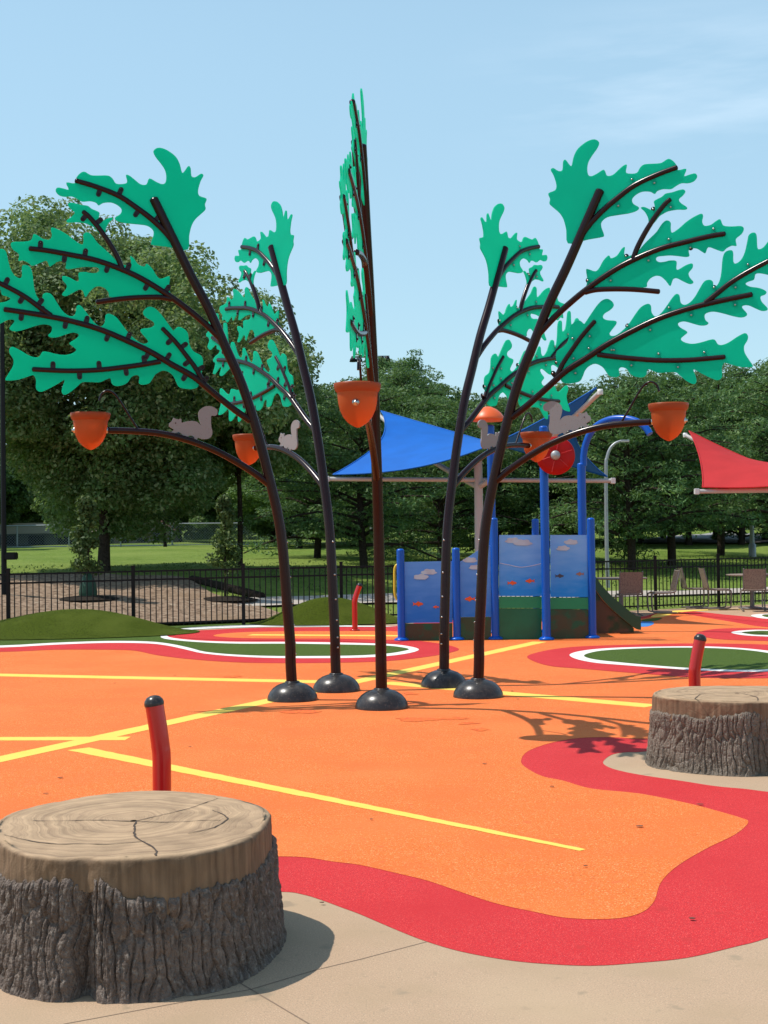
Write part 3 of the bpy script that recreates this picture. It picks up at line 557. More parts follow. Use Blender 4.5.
def stump(loc,rx,ry,h,seed,notches,mb_,label,cracks,rz=0):
    root=empty('stump_seat',loc,rz); tag(root,label,'stump seat','tree stump seats beside the play surface')
    NA,NZ=1400,110; th=np.linspace(0,2*np.pi,NA,endpoint=False)
    lob=1+.035*np.sin(2*th+seed)+.02*np.sin(5*th+seed*2)
    nd=np.zeros_like(th)
    for a,wd,dp in notches:
        dd=(th-a+np.pi)%(2*np.pi)-np.pi; nd+=dp*np.exp(-(dd/wd)**2)
    cap_r=lob-.18*nd
    base=cap_r
    # bark wall
    T,Zt=np.meshgrid(th,np.linspace(0,1,NZ)); 
    ph_=(th+np.pi/2+np.pi)%(2*np.pi)-np.pi; ztop=h-np.interp(ph_,[-3.15,-2.4,-1.9,-1.15,-.7,-.4,-.1,.05,.17,.45,.62,.8,1.1,1.4,2.0,2.6,3.15],[.115,.09,.125,.105,.118,.085,.062,.074,.128,.142,.120,.128,.148,.135,.10,.13,.115])
    ztop=ztop-.006*np.sin(3*th+seed*1.7)
    ztop+= .018*(fbm(th*30,th*0+3,3,seed)-.5)*2*np.clip(np.minimum(th,2*np.pi-th)/.1,0,1)
    arc=T*.58
    def vor(u,v,sd):
        ui=np.floor(u).astype(np.int64); vi=np.floor(v).astype(np.int64); f1=np.full(u.shape,9.);f2=np.full(u.shape,9.)
        for a in (-1,0,1):
            for b in (-1,0,1):
                ci=ui+a; cj=vi+b; hx=vnoise(ci*1.0,cj*1.0,sd+5); hy=vnoise(ci*1.0,cj*1.0,sd+9)
                d=np.hypot(ci+.15+.7*hx-u,cj+.15+.7*hy-v); f2=np.where(d<f1,f1,np.minimum(f2,d)); f1=np.minimum(f1,d)
        return f2-f1
    zz=Zt*ztop[None,:]
    wx=arc+.040*(fbm(arc*9,zz*6,3,seed+1)-.5)*2+.010*(fbm(arc*30,zz*25,2,seed+3)-.5)
    per=round(2*np.pi*.58/.034); uu=wx/.043; 
    e1=vor(uu,zz/.26+5,seed); e2=vor(wx/.019,zz/.07+9,seed+31)
    seam=np.clip(np.minimum(T,2*np.pi-T)/.02,0,1)
    plate=np.clip(e1/.24,0,1)**.6
    disp=-.021*(1-plate)-.006*(1-np.clip(e2/.25,0,1)**.6)+.011*(fbm(arc*22,zz*8,3,seed+4)-.5)*2+.012*(fbm(arc*90,zz*40,2,seed+6)-.5)+.010*(fbm(arc*170,zz*14,2,seed+7)-.5)
    flare=.034*(1-Zt)**1.6
    topin=-.016*np.clip((Zt-.93)/.07,0,1)**2
    rr=(lob[None,:]-nd[None,:]*(1.0-.62*Zt))
    off=disp*(.3+.7*np.clip(Zt/.07,0,1))*(.35+.65*np.clip((1-Zt)/.05,0,1))+flare+topin+.006
    X=np.cos(T)*(rr*rx+off); Y=np.sin(T)*(rr*ry+off)
    V=np.stack([X,Y,zz+.001],-1).reshape(-1,3)
    i=np.arange(NZ-1)[:,None]*NA; k=np.arange(NA)[None,:]; k2=(k+1)%NA
    Fq=np.stack([i+k,i+k2,i+NA+k2,i+NA+k],-1).reshape(-1,4)
    # small inward lip at the top of the bark
    lip=np.stack([np.cos(th)*((rr[-1])*rx-.03),np.sin(th)*((rr[-1])*ry-.03),ztop-.012],-1)
    base_i=len(V); V=np.vstack([V,lip]); j=(NZ-1)*NA
    Fl=np.stack([j+k[0],j+k2[0],base_i+k2[0],base_i+k[0]],-1); Fq=np.vstack([Fq,Fl])
    np_mesh('bark',V,Fq,mb_,root,smooth=True)
    # cut slab: side wall and top as one continuous mesh
    NA2=560; th2=np.linspace(0,2*np.pi,NA2,endpoint=False); cr=np.interp(th2,th,cap_r); zlow=np.interp(th2,th,ztop)-.05
    rows=[]
    chip=.034*(fbm(th2*4.5,th2*0+1,4,seed+8)-.5); ero=.02*(fbm(th2*22,th2*0,2,seed+12)-.5)
    def ring(sx,off,z,zj=0): rows.append(np.stack([np.cos(th2)*(cr*rx*sx+off),np.sin(th2)*(cr*ry*sx+off),np.zeros(NA2)+z+zj],-1))
    ring(1,-.012,zlow)
    for q in np.linspace(.05,.92,12):
        z=zlow+(h-.006-zlow)*q; side=.006*(fbm(th2*40,th2*0+q*3,3,seed+15)-.5)+.016*(fbm(th2*8,th2*0+q*1.5,3,seed+19)-.5)+chip*.5*q
        ring(1,-.012+side-.004*q,z)
    ring(1,-.018+chip*.6,h-.010+ero*.3); ring(1,-.026+chip*.6,h-.002,ero*.15); ring(1,-.040+chip*.6,h,0)
    for s_ in np.linspace(.93,.0,36)[:-1]:
        z=h+.006*(fbm(np.cos(th2)*4*s_+9,np.sin(th2)*4*s_+9,3,seed+2)-.5)*2
        ring(s_*(1-.05*(s_>.0)*0),-.04*s_*0,z)
    V=np.vstack(rows+[np.array([[0,0,h]])]); nr=len(rows); i=np.arange(nr-1)[:,None]*NA2; k=np.arange(NA2)[None,:]; k2=(k+1)%NA2
    Fq=np.stack([i+k,i+k2,i+NA2+k2,i+NA2+k],-1).reshape(-1,4); lc=(nr-1)*NA2
    me=MB(); o=np_mesh('cut_top',V,Fq,m_cut,root,smooth=True)
    # radial drying cracks: narrow dark wedges sunk across the top
    for cpts,wd in cracks:
        mbb=MB(); P=[Vector((x,y,h+.0075)) for x,y in catmull([(a*rx,b*ry,0) for a,b in cpts],6,False) for x,y in [(x,y)]] if False else None
        pts=catmull([(a*rx,b*ry,0) for a,b in cpts],6,False); A=[];B=[]
        for q,p in enumerate(pts):
            t=(pts[min(q+1,len(pts)-1)]-pts[max(q-1,0)]).normalized(); n=Vector((-t.y,t.x,0)); ww=1.5*wd*(.35+.65*random.random())*(1-.6*abs(q/(len(pts)-1)-.4))
            jt=n*random.uniform(-.003,.003)
            an=math.atan2(p.y/ry,p.x/rx)%(2*math.pi); cq=float(np.interp(an,th2,cr)); zq=h+.006*(float(fbm(np.array([p.x/rx/cq*4+9]),np.array([p.y/ry/cq*4+9]),3,seed+2)[0])-.5)*2+.0022
            A.append(p+n*ww/2+jt+Vector((0,0,zq))); B.append(p-n*ww/2+jt+Vector((0,0,zq)))
        nn=len(A); mbb.add(A+B,[[q,q+1,nn+q+1,nn+q] for q in range(nn-1)]); mbb.build('crack',m_crack,o)
    return root
# which way is the front: angle -pi/2 faces the camera
CR1=[([(-.72,.02),(-.35,.03),(.02,-.02),(.4,-.05),(.62,-.02)],.007),([(.02,-.02),(.06,-.25),(.12,-.45),(.30,-.72),(.34,-.9)],.010),([(.02,-.02),(.18,.18),(.38,.42),(.5,.66)],.006),([(-.8,-.35),(-.5,-.55),(-.1,-.62),(.2,-.55)],.006),([(.52,.28),(.66,.05),(.6,-.2),(.45,-.35)],.006)]
cl=G(129,930,0); 
stump((-1.02,5.515,0),.565,.69,.492,3,[(-math.pi/2-.10,.07,.13),(-math.pi/2+.50,.06,.045),(2.4,.1,.1)],m_sbark,'large brown bark-sided stump with pale ringed top, in the left foreground',CR1)
stump((2.48,9.72,0),.59,.56,.492,8,[(-math.pi/2+.02,.09,.10),(-math.pi/2-1.1,.06,.04),(.9,.1,.06)],m_sbark2,'smaller grey bark-sided stump with cracked pale top, cut by the right edge',[([(-.9,-.3),(-.5,-.1),(0,.05),(.5,.1)],.007),([(0,.05),(.12,-.4),(.02,-.9)],.008),([(-.45,-.1),(-.62,-.55),(-.6,-.8)],.006)])

# ------------------------------------------------------------------ red activation bollards
def bollard(loc,h,lean,label,az):
    r=empty('red_bollard',loc,az); tag(r,label,'bollard','red push-button bollards')
    rad=.048
    p=[(0,0,0),(0,0,h*.35),(0,0,h*.62),(lean*.15,0,h*.70),(lean*.5,0,h*.82),(lean,0,h-.03)]
    path=catmull([Vector(q) for q in p],5,False); mb=MB(); mb.tube(path,rad,20); mb.build('pipe',m_redp,r)
    ax=(path[-1]-path[-2]).to_track_quat('Z','Y').to_matrix()
    mb=MB(); mb.lathe([(rad*1.04,-.004),(rad*1.08,.008),(rad*.98,.024),(rad*.7,.04),(rad*.35,.047),(0,.049)],path[-1],20,axis=ax); mb.build('button_cap',m_dome,r)
    mb=MB(); mb.lathe([(.0,.013),(.085,.013),(.085,.03),(.078,.037),(.045,.04)],(0,0,0),24); mb.build('base_flange',m_redp,r)
def Ytop(py,z,hor=541): return (EYE-z)*F/(py-hor)
p=D(160,790,7.05); bollard((p.x+.01,7.05,0),.805,-.035,'red bent bollard with black cap standing just behind the large left stump',0)
p=D(695,700,11.2); bollard((p.x,11.2,0),.79,.05,'red bent bollard with black cap standing just behind the grey right stump',0)
p=G(355,631.5); bollard((p.x,p.y,0),.84,.09,'small red bollard on its round base in front of the far turf mound',0)

# ------------------------------------------------------------------ blue play structure
YS=21.9
def PX(px,py,Y=YS): return D(px,py,Y)
def play_structure():
    o0=Vector((PX(495,600).x,YS,0)); r=empty('play_panel_structure',o0)
    tag(r,'blue play structure of tall posts and painted sky and fish panels with green lower boards','play structure')
    def post(px,ptop,Y,rad=.062,name='post',z1=None,ptopx=None):
        b=PX(px,600,Y); top=PX(px,ptop,Y).z; mb=MB(); c=Vector((b.x,Y,0))-o0
        mb.tube([c+Vector((0,0,z)) for z in (0.01,top*.3,top*.6,top-.03)],rad,18); mb.lathe([(rad,0),(rad*.96,.015),(rad*.7,.03),(0,.036)],c+Vector((0,0,top-.03)),18)
        p=mb.build(name,m_blue,r)
        mb=MB(); mb.lathe([(rad+.055,.012),(rad+.055,.03),(rad+.035,.045),(rad,.06)],c,18); mb.lathe([(0,.012),(rad+.055,.012)],c,18); mb.build('foot_flange',m_blue,p); return p
    Yf=YS
    for px,pt in ((401,549),(456.5,548),(495,518),(592,518)): post(px,pt,Yf)
    post(546,426,Yf-.25,.068); post(536.5,519,Yf+1.6); post(583.5,463,Yf+1.5,.072); post(493,425,Yf+1.55,.066)
    # arch pipe continuing the tall rear post
    Y=Yf+1.5; pts=[(583.5,466),(583.6,456),(585.5,445),(590,434),(598,425),(610,419.6),(622,418.4),(634,420.5),(644,426),(650,434)]
    P=[D(x,y,Y-(x-583)*.012) for x,y in pts]; mb=MB(); mb.tube([p-o0 for p in catmull(P,4,False)],.058,16); mb.build('arch_pipe',m_blue,r)
    mats={}
    def artmat(name,c1,c2,z0,z1):          # printed art: pale at the top, deeper blue lower down
        m=mat(name,c1,.35,.4); nt=m.node_tree; b=nt.nodes['Principled BSDF']; tc=N(nt,'TexCoord'); sp=N(nt,'SeparateXYZ'); nt.links.new(tc.outputs['Object'],sp.inputs[0])
        mr=N(nt,'MapRange'); mr.inputs[1].default_value=z0; mr.inputs[2].default_value=z1; nt.links.new(sp.outputs['Z'],mr.inputs[0])
        n=N(nt,'TexNoise'); n.inputs['Scale'].default_value=3; n.inputs['Detail'].default_value=5; mp=N(nt,'Mapping'); mp.inputs['Scale'].default_value=(1,1,3.2); nt.links.new(tc.outputs['Object'],mp.inputs[0]); nt.links.new(mp.outputs[0],n.inputs['Vector'])
        ad=N(nt,'Math'); ad.operation='MULTIPLY_ADD'; ad.inputs[1].default_value=.9; nt.links.new(n.outputs['Fac'],ad.inputs[0]); nt.links.new(mr.outputs[0],ad.inputs[2])
        s2=N(nt,'Math'); s2.operation='SUBTRACT'; s2.inputs[1].default_value=.45; nt.links.new(ad.outputs[0],s2.inputs[0])
        cr=N(nt,'ValToRGB'); cr.color_ramp.elements[0].color=(*c2,1); cr.color_ramp.elements[1].color=(*c1,1); nt.links.new(s2.outputs[0],cr.inputs[0]); nt.links.new(cr.outputs[0],b.inputs['Base Color']); return m
    art=artmat('printed sky panel',(.20,.46,.88),(.0,.25,.78),.75,1.55)
    art2=artmat('printed sea panel',(.11,.32,.78),(.004,.17,.62),.4,1.2)
    gm=mat('green board',(.004,.14,.065),.35,.4,var=[(2.5,.45,.65,(.003,.11,.05))]); gb=mat('dark hill print',(.025,.06,.028),.35,.4,var=[(2.2,.48,.56,(.055,.05,.022)),(5,.5,.6,(.006,.09,.04))])
    gt=mat('green rail',(.012,.24,.10),.35,.4)
    cm=mat('printed cloud',(.50,.58,.66),.5,.4,var=[(8,.45,.7,(.45,.48,.55))]); fo=mat('printed orange fish',(.75,.11,.02),.45,.4); fd=mat('printed dark fish',(.06,.06,.09),.45,.4); wv=mat('printed wave line',(.55,.65,.8),.5)
    def cloud(px,py,wd,par,Y):
        c=PX(px,py,Y)-o0; out=[]
        n=28
        for i in range(n):
            t=math.pi*i/(n-1); rr=1+.28*abs(math.sin(3.2*t+px)); out.append(c+Vector((wd*math.cos(t)*rr*.8,0,wd*.42*math.sin(t)*rr)))
        out+= [c+Vector((-wd*.6,0,-.02)),c+Vector((wd*.5,0,-.025))]
        mb=MB(); mb.prism(out,(0,.006,0)); mb.build('printed_cloud',cm,par)
    def fish(px,py,L,par,Y,m,flip=1):
        c=PX(px,py,Y)-o0; q=[(1,0),(.7,.28),(.3,.42),(.05,.66),(-.2,.40),(-.55,.16),(-1.0,.48),(-.85,0),(-1.0,-.45),(-.55,-.14),(-.1,-.38),(.1,-.6),(.35,-.36),(.75,-.24)]
        mb=MB(); mb.prism(catmull([c+Vector((flip*x*L,0,y*L*.8)) for x,y in q],2),(0,.006,0)); f=mb.build('printed_fish',m,par)
        mb=MB(); mb.lathe([(.0,.0045),(.012,.0045),(.012,0)],c+Vector((flip*.6*L,0,.03)),8,axis=Vector((0,-1,0)).to_track_quat('Z','Y').to_matrix()); 
    def panel(outline,m,Y,name='sky_panel',thk=.03):
        mb=MB(); mb.prism([PX(x,y,Y)-o0 for x,y in outline],(0,thk,0)); return mb.build(name,m,r)
    Yp=Yf+.02; Yq=Yp-.02
    a=panel([(404.5,562),(452.5,561),(452.5,622.5),(404.5,623)],art2,Yp)
    cloud(429,573,.13,a,Yq); cloud(421,578,.13,a,Yq-.008); fish(418,604,.085,a,Yq,fo); fish(436,607,.05,a,Yq,fo,-1); 
    panel([(404.5,623.6),(452.5,623),(452.5,640),(404.5,640.5)],gb,Yp,'lower_board')
    b=panel([(460,561.5),(470,556),(480,549),(491,545),(491,616.5),(460,617)],art2,Yp)
    cloud(470,561,.12,b,Yq); cloud(475,568,.1,b,Yq-.008); fish(470,599,.085,b,Yq,fo,-1)
    panel([(460,617.6),(491,617),(491,640.5),(460,641)],gb,Yp,'lower_board')
    c=panel([(499,535),(541.5,535),(541.5,596),(499,596)],art,Yp)
    cloud(513,541.5,.13,c,Yq); cloud(523,544,.15,c,Yq-.008); fish(512,583,.075,c,Yq,fo); fish(530,581,.075,c,Yq,fo,-1)
    w1=[PX(x,y,Yq)-o0 for x,y in ((500,563),(510,565),(520,567),(530,566),(541,563.5))]; mb=MB(); mb.tube(catmull(w1,4,False),.006,6); mb.build('printed_wave',wv,c)
    panel([(499,596.6),(541.5,596.6),(541.5,608),(499,608)],gt,Yp-.01,'green_rail'); panel([(499,608.4),(541.5,608.4),(541.5,642.5),(499,642)],gm,Yp,'lower_board')
    d=panel([(550.5,535),(588.5,535),(588.5,597),(550.5,597)],art,Yp)
    cloud(571,543,.12,d,Yq); cloud(563,549,.11,d,Yq-.008); fish(559.5,576,.07,d,Yq,fd); fish(580,574,.065,d,Yq,mat('printed brown fish',(.3,.16,.12),.5),-1)
    panel([(550.5,597.6),(588.5,597.6),(588.5,609),(550.5,609)],gt,Yp-.01,'green_rail'); panel([(550.5,609.4),(588.5,609.4),(588.5,643),(550.5,642.7)],gb,Yp,'lower_board')
    # deck behind and rear panels
    q0=PX(499,600,Yf+.1); q1=PX(590,600,Yf+.1); mb=MB(); mb.box(Vector(((q0.x+q1.x)/2,Yf+.85,.74))-o0,(q1.x-q0.x,1.3,.06)); mb.build('deck',gm,r)
    # yellow hand rail on the left end
    P=[D(x,y,Yf+.05) for x,y in ((401,566),(397,565),(394.8,569),(394.6,580),(394.8,593),(397,599),(401,600))]; mb=MB(); mb.tube([p-o0 for p in catmull(P,4,False)],.022,10); mb.build('hand_rail',m_yelp,r)
    # rolling red disc on the tall front post
    c=D(555.5,455.5,Yf-.42)-o0; axm=Vector((-.12,-1,.05)).to_track_quat('Z','Y').to_matrix()
    dm=panelmat('translucent red disc',(.62,.012,.012),.3,.04,.3)
    mb=MB(); mb.lathe([(0,.012),(.10,.030),(.22,.022),(.295,.0),(.305,-.02),(.295,-.03),(0,-.02)],c,40,axis=axm); dsc=mb.build('spinner_disc',dm,r)
    mb=MB(); mb.lathe([(.075,.02),(.075,.045),(.055,.07),(.0,.075)],c,20,axis=axm); mb.build('hub',m_grey,dsc)
    for k in range(6):
        a_=k*math.pi/3+.3; e1=axm@Vector((.09*math.cos(a_),.09*math.sin(a_),.034)); e2=axm@Vector((.27*math.cos(a_),.27*math.sin(a_),.018)); mb=MB(); mb.tube([c+e1,c+e2],.007,6); mb.build('spoke',m_redp,dsc)
    mb=MB(); mb.tube([c+Vector((0,.03,0)),Vector((PX(546,455,Yf-.25).x,Yf-.25,c.z))-o0],.03,10); mb.build('disc_bracket',m_blue,dsc)
    # orange mushroom cap on the rear post
    b=D(488,420.5,Yf+1.55)-o0; om=mat('orange cap',(.80,.13,.03),.4,.4)
    mb=MB(); mb.lathe([(.0,.01),(.16,.0),(.27,-.01),(.295,.005),(.28,.05),(.22,.13),(.13,.20),(.05,.235),(0,.24)],b,32); mb.build('mushroom_cap',om,r)
    return r
play_structure()
# slide behind on the right end
def slide():
    o0=Vector((D(605,620,23.2).x,23.2,0)); r=empty('green_slide',o0); tag(r,'dark green plastic slide descending to the right from the blue structure','slide')
    sg=mat('dark green plastic',(.006,.065,.028),.35,.45); sb=mat('slide side board',(.10,.055,.03),.5,.3,var=[(3,.5,.6,(.02,.05,.02))])
    pr_=[(590,576),(600,590),(612,602),(624,612),(632,618),(637,619)]
    P=[D(x,y,23.2) for x,y in pr_]
    up=catmull(P,4,False)
    for nm,dy in (('side_wall',-.33),('side_wall',.33)):
        top=[p-o0+Vector((0,dy,.06)) for p in up]; bot=[p-o0+Vector((0,dy,-.16)) for p in up]
        for b in bot: b.z=max(b.z,.02)
        mb=MB(); mb.prism(top+bot[::-1],(0,.05,0)); mb.build(nm,sg,r)
    A=[p-o0+Vector((0,-.3,-.08)) for p in up]; B=[p-o0+Vector((0,.3,-.08)) for p in up]
    for q in A+B: q.z=max(q.z,.04)
    n=len(A); mb=MB(); mb.add(A+B+[a-Vector((0,0,.03)) for a in A+B],[[i,i+1,n+i+1,n+i] for i in range(n-1)]+[[2*n+i,3*n+i,3*n+i+1,2*n+i+1] for i in range(n-1)],0,True); mb.build('slide_bed',sg,r)
    mb=MB(); mb.prism([p-o0+Vector((0,-.30,-.17)) for p in up[:-5]]+[Vector((up[-6].x-o0.x,-.30,.02)),Vector((up[0].x-o0.x,-.30,.02))],(0,.03,0)); mb.build('support_board',sb,r)
slide()

# ------------------------------------------------------------------ shade sails
def sail(O,corners,mast_h,m,label,mcl,beam='steel'):
    """corners: A(left low) B(back high) D(right low) C(front high) in order round the sail"""
    r=empty('shade_sail',(O[0],O[1],0)); tag(r,label,'shade sail'); o0=Vector((O[0],O[1],0))
    hub=Vector((O[0],O[1],mast_h)); MX=Vector((.17 if O[0]<5 else 0,0,0)); SAG=1.7 if O[0]<5 else 2.1; SG2=0 if O[0]<5 else .62; A,B,Dd,C=[Vector(c) for c in corners]
    n=26; cen=(A+B+C+Dd)/4; top=[];idx=lambda i,j:i*(n+1)+j
    for i in range(n+1):
        for j in range(n+1):
            u=i/n; v=j/n
            # edges drawn inwards (catenary), saddle between the four corners
            p=(A*(1-u)*(1-v)+B*(1-u)*v+C*u*(1-v)+Dd*u*v)
            e=(4*u*(1-u))*(1-4*v*(1-v))+(4*v*(1-v))*(1-4*u*(1-u))
            s=.075*(4*u*(1-u))*abs(2*v-1)**3+(.20 if O[0]<5 else .03)*(4*v*(1-v))**.8*abs(2*u-1)**3
            p=p+(cen-p)*s*1.0; p.z-=.26*4*u*(1-u)*(1-v)**2*SAG+SG2*4*u*(1-u)*v*v
            top.append(p-o0)
    fs=[[idx(i,j),idx(i+1,j),idx(i+1,j+1),idx(i,j+1)] for i in range(n) for j in range(n)]
    mb=MB(); mb.add(top,fs,0,True); mb.build('sail_cloth',m,r)
    # hem cable
    for path in ([idx(i,0) for i in range(n+1)],[idx(i,n) for i in range(n+1)],[idx(0,j) for j in range(n+1)],[idx(n,j) for j in range(n+1)]):
        mb=MB(); mb.tube([top[k] for k in path],.016,6); mb.build('hem',m,r)
    mb=MB(); mb.tube([MX,MX+Vector((0,0,mast_h*.5)),MX+Vector((0,0,mast_h+.30))],[.10,.095,.085],18); mb.build('mast',m_beige,r)
    dirs=[(A,Dd)]
    mb=MB(); a=A-o0+Vector((-.12,0,-.09)); b=Dd-o0+Vector((.12,0,-.09)); mb.tube([a,(a+b)/2,b],.045,10); mb.build('cross_beam',m_beige,r)
    for c in (B,C):
        e=c-o0-Vector((0,0,.13)); s=MX+Vector((0,0,mast_h-.25)); e2=e+(e-s).normalized()*.12; md=(s+e2)/2-Vector((0,0,.16)); pth=catmull([s,md,e2],5,False); mb=MB(); mb.tube(pth,[.06-.0015*q for q in range(len(pth))],12); bm_=mb.build('raised_arm',m_beige,r)
        mb=MB(); mb.lathe([(.05,-.05),(.055,0),(.05,.05),(0,.05)],e2,10); mb.build('corner_fitting',mcl,bm_)
    for e in (a,b):
        mb=MB(); mb.box(e,(.09,.14,.12),bev=.01); mb.build('corner_fitting',mcl,r)
mw=mat('white fitting',(.7,.7,.68),.4)
A=D(333,474.5,28); Dc=D(607,476.5,28); B=D(381,411,31.2); C=D(596,388,25)
sail(((A.x+Dc.x)/2,28),(A,B,Dc,C),A.z-.05,m_sailblue,'blue fabric shade sail on a beige mast behind the blue play panels',mw)
A=D(702.5,487,28); B=D(689,431,31.2); OX=A.x+2.9
sail((OX,28),(A,B,(2*OX-A.x,28,A.z),(2*OX-B.x,24.8,B.z+.1)),A.z-.05,m_sailred,'red fabric shade sail with a pale lower beam at the right edge',mw)

# ------------------------------------------------------------------ tables and chairs
m_mesh=mat('tan perforated steel',(.27,.21,.165),.5,.4,var=[(60,.5,.6,(.14,.10,.08))]); m_tube=mat('grey tube frame',(.17,.15,.14),.4,.5)
def chair():
    r=empty('cantilever_chair'); 
    mb=MB(); mb.box((0,0,.45),(.46,.44,.025),bev=.008); mb.build('seat',m_mesh,r)
    mb=MB(); rt=Matrix.Rotation(R(-14),3,'X')
    w_,h_,q_=.235,.225,.07; oc=[]
    for cx_,cz_,a0 in ((w_-q_,h_-q_,0),(-w_+q_,h_-q_,1),(-w_+q_,-h_+q_,2),(w_-q_,-h_+q_,3)):
        for k in range(5): t_=math.pi/2*(a0+k/4); oc.append(rt@Vector((cx_+q_*math.cos(t_),0,cz_+q_*math.sin(t_)))+Vector((0,.275,.69)))
    mb.prism(oc,(0,.02,0))
    for k in range(9): mb.box((-.19+.0475*k,.262,.69),(.012,.022,.42),rot=rt)
    mb.build('backrest',m_mesh,r)
    for s in (-1,1):
        x=.225*s; P=[(x,.33,.92),(x,.25,.60),(x,.20,.46),(x,-.20,.435),(x,-.26,.38),(x,-.25,.12),(x,-.20,.045),(x,.18,.03),(x,.25,.03)]
        mb=MB(); mb.tube(catmull([Vector(p) for p in P],4,False),.016,8); mb.build('frame_tube',m_tube,r)
    return r
def table(loc,label):
    r=empty('round_cafe_table',loc); tag(r,label,'table','metal cafe tables by the fence')
    mb=MB(); mb.lathe([(0,.735),(.52,.735),(.55,.745),(.55,.765),(.52,.77),(0,.77)],(0,0,0),32); mb.build('tabletop',m_mesh,r)
    mb=MB(); mb.tube([(0,0,.02),(0,0,.74)],.05,14); mb.build('pedestal',m_tube,r)
    mb=MB(); mb.lathe([(0,0.02),(.30,.02),(.30,.035),(.06,.06),(0,.06)],(0,0,0),24); mb.build('base_plate',m_tube,r)
t1=D(621,590,28.7); table((t1.x,28.7,0),'metal cafe table beside the green slide, in front of the fence')
t2=D(752,590,30.1); table((t2.x,30.1,0),'metal cafe table at the right edge, ringed by chairs')
ch=chair(); spots=[(t1.x+.02,27.9,R(180),'chair with its tan slatted back turned to the viewer, beside the green slide'),(t1.x+.86,28.7,R(-90),'chair seen side on between the slide and the next fence post'),
 (t2.x-.80,30.0,R(90),'chair seen side on at the left of the right-hand table, nearest the table'),(t2.x-1.15,30.6,R(90),'chair seen side on, furthest left of the right-hand table'),(t2.x-.22,29.2,R(172),'chair with its back to the viewer, left of two at the right-hand table'),(t2.x+.32,29.1,R(190),'chair with its back to the viewer, right of two at the right-hand table')]
for i,(x,y,a,l) in enumerate(spots):
    o=ch if i==0 else copy_tree(ch); o.location=(x,y,0); o.rotation_euler=(0,0,a); tag(o,'tan metal '+l,'chair','tan metal chairs by the fence')

# ------------------------------------------------------------------ lamp posts and background furniture
def streetlamp():
    Y=35.5; b=D(608,580,Y); z0=Hz(b.x,Y)-.1; r=empty('street_lamp',(b.x,Y,z0)); tag(r,'thin grey street lamp with a curved arm, in front of the right pines','street lamp'); o0=Vector((b.x,Y,z0))
    P=[D(x,y,Y)-o0 for x,y in ((606,470),(607,458),(610,449),(615,443.5),(621,441))]; P=[Vector((0,0,0)),Vector((-.02,0,1.2))]+P
    mb=MB(); mb.tube(catmull(P,5,False),[.055-.0008*i for i in range(31)],12); mb.build('pole',m_grey,r)
    e=P[-1]; mb=MB(); mb.box(e+Vector((.10,0,.0)),(.28,.13,.06),bev=.03); mb.build('lamp_head',mw,r)
streetlamp()
def darkpole():
    Y=29.5; b=D(4,570,Y); z0=Hz(b.x,Y)-.1; r=empty('dark_light_pole',(b.x,Y,z0)); tag(r,'tall dark light pole at the left edge in front of the big tree','light pole')
    top=D(4,318,Y).z-z0; mb=MB(); mb.tube([(0,0,0),(0,0,top*.5),(0,0,top)],[.06,.055,.045],14); mb.build('pole',m_black,r)
    mb=MB(); mb.box((-.25,0,top+.02),(.7,.28,.09),bev=.03); mb.build('lamp_head',m_black,r)
    mb=MB(); mb.box((.16,0,D(10,556,Y).z-z0),(.24,.24,.16),bev=.02); mb.build('junction_box',m_black,r)
darkpole()
def greypost():
    Y=50; b=D(752.5,560,Y); z0=Hz(b.x,Y)-.1; r=empty('grey_post',(b.x,Y,z0)); tag(r,'pale grey post standing on the lawn behind the right-hand table','post')
    t=D(752.5,515,Y).z-z0; mb=MB(); mb.tube([(0,0,0),(0,0,t*.4),(0,0,t)],[.11,.085,.08],12); mb.build('pole',m_grey,r); mb=MB(); mb.lathe([(.14,0),(.14,.5),(.10,.56)],(0,0,0),12); mb.build('foot',m_grey,r)
greypost()
def flood():
    Y=90; b=D(371,400,Y); z0=Hz(b.x,Y); r=empty('floodlight_mast',(b.x,Y,z0)); tag(r,'distant floodlight mast whose lamp bar shows beside the edge-on tree','floodlight')
    t=D(371,356,Y).z-z0; mb=MB(); mb.tube([(0,0,0),(0,0,t)],[.2,.12],10); mb.build('pole',m_grey,r)
    mb=MB(); mb.box((0,0,t-.05),(2.5,.1,.12)); mb.build('cross_arm',m_grey,r)
    for x in (-1.15,-.75,.75,1.1):
        mb=MB(); mb.lathe([(.08,.25),(.20,.05),(.24,-.12),(0,-.12)],(x,0,t-.25),12); mb.build('lamp_head',m_black,r)
flood()
# chain link fence far left + low buildings
def chainlink():
    Y=72; x0,x1=-22,-3; r=empty('chain_link_fence',(x0,Y,Hz(x0,Y))); tag(r,'grey chain link fence across the far lawn behind the big left tree','fence')
    mm=mat('galvanised wire',(.30,.33,.35),.5,.4,metal=.3)
    h=1.15
    for k in range(8):
        x=(x1-x0)*k/7; z=Hz(x0+x,Y)-Hz(x0,Y); mb=MB(); mb.tube([(x,0,z-.2),(x,0,z+h)],.045,8); mb.build('post',mm,r)
    mb=MB(); 
    for s in (0,1):
        for k in range(0,130):
            a=k*.145-.6; e=a+h*(1 if s else -1)
            if a<0 or a>x1-x0 or e<0 or e>x1-x0: continue
            za=Hz(x0+a,Y)-Hz(x0,Y); mb.tube([(a,0,za),(e,0,za+h)],.006,4,smooth=False,cap=False)
    mb.build('wire_mesh',mm,r)
    for zz in (h,.02):
        mb=MB(); mb.tube([(x,0,Hz(x0+x,Y)-Hz(x0,Y)+zz) for x in np.linspace(0,x1-x0,12)],.035,8); mb.build('rail',mm,r)
chainlink()
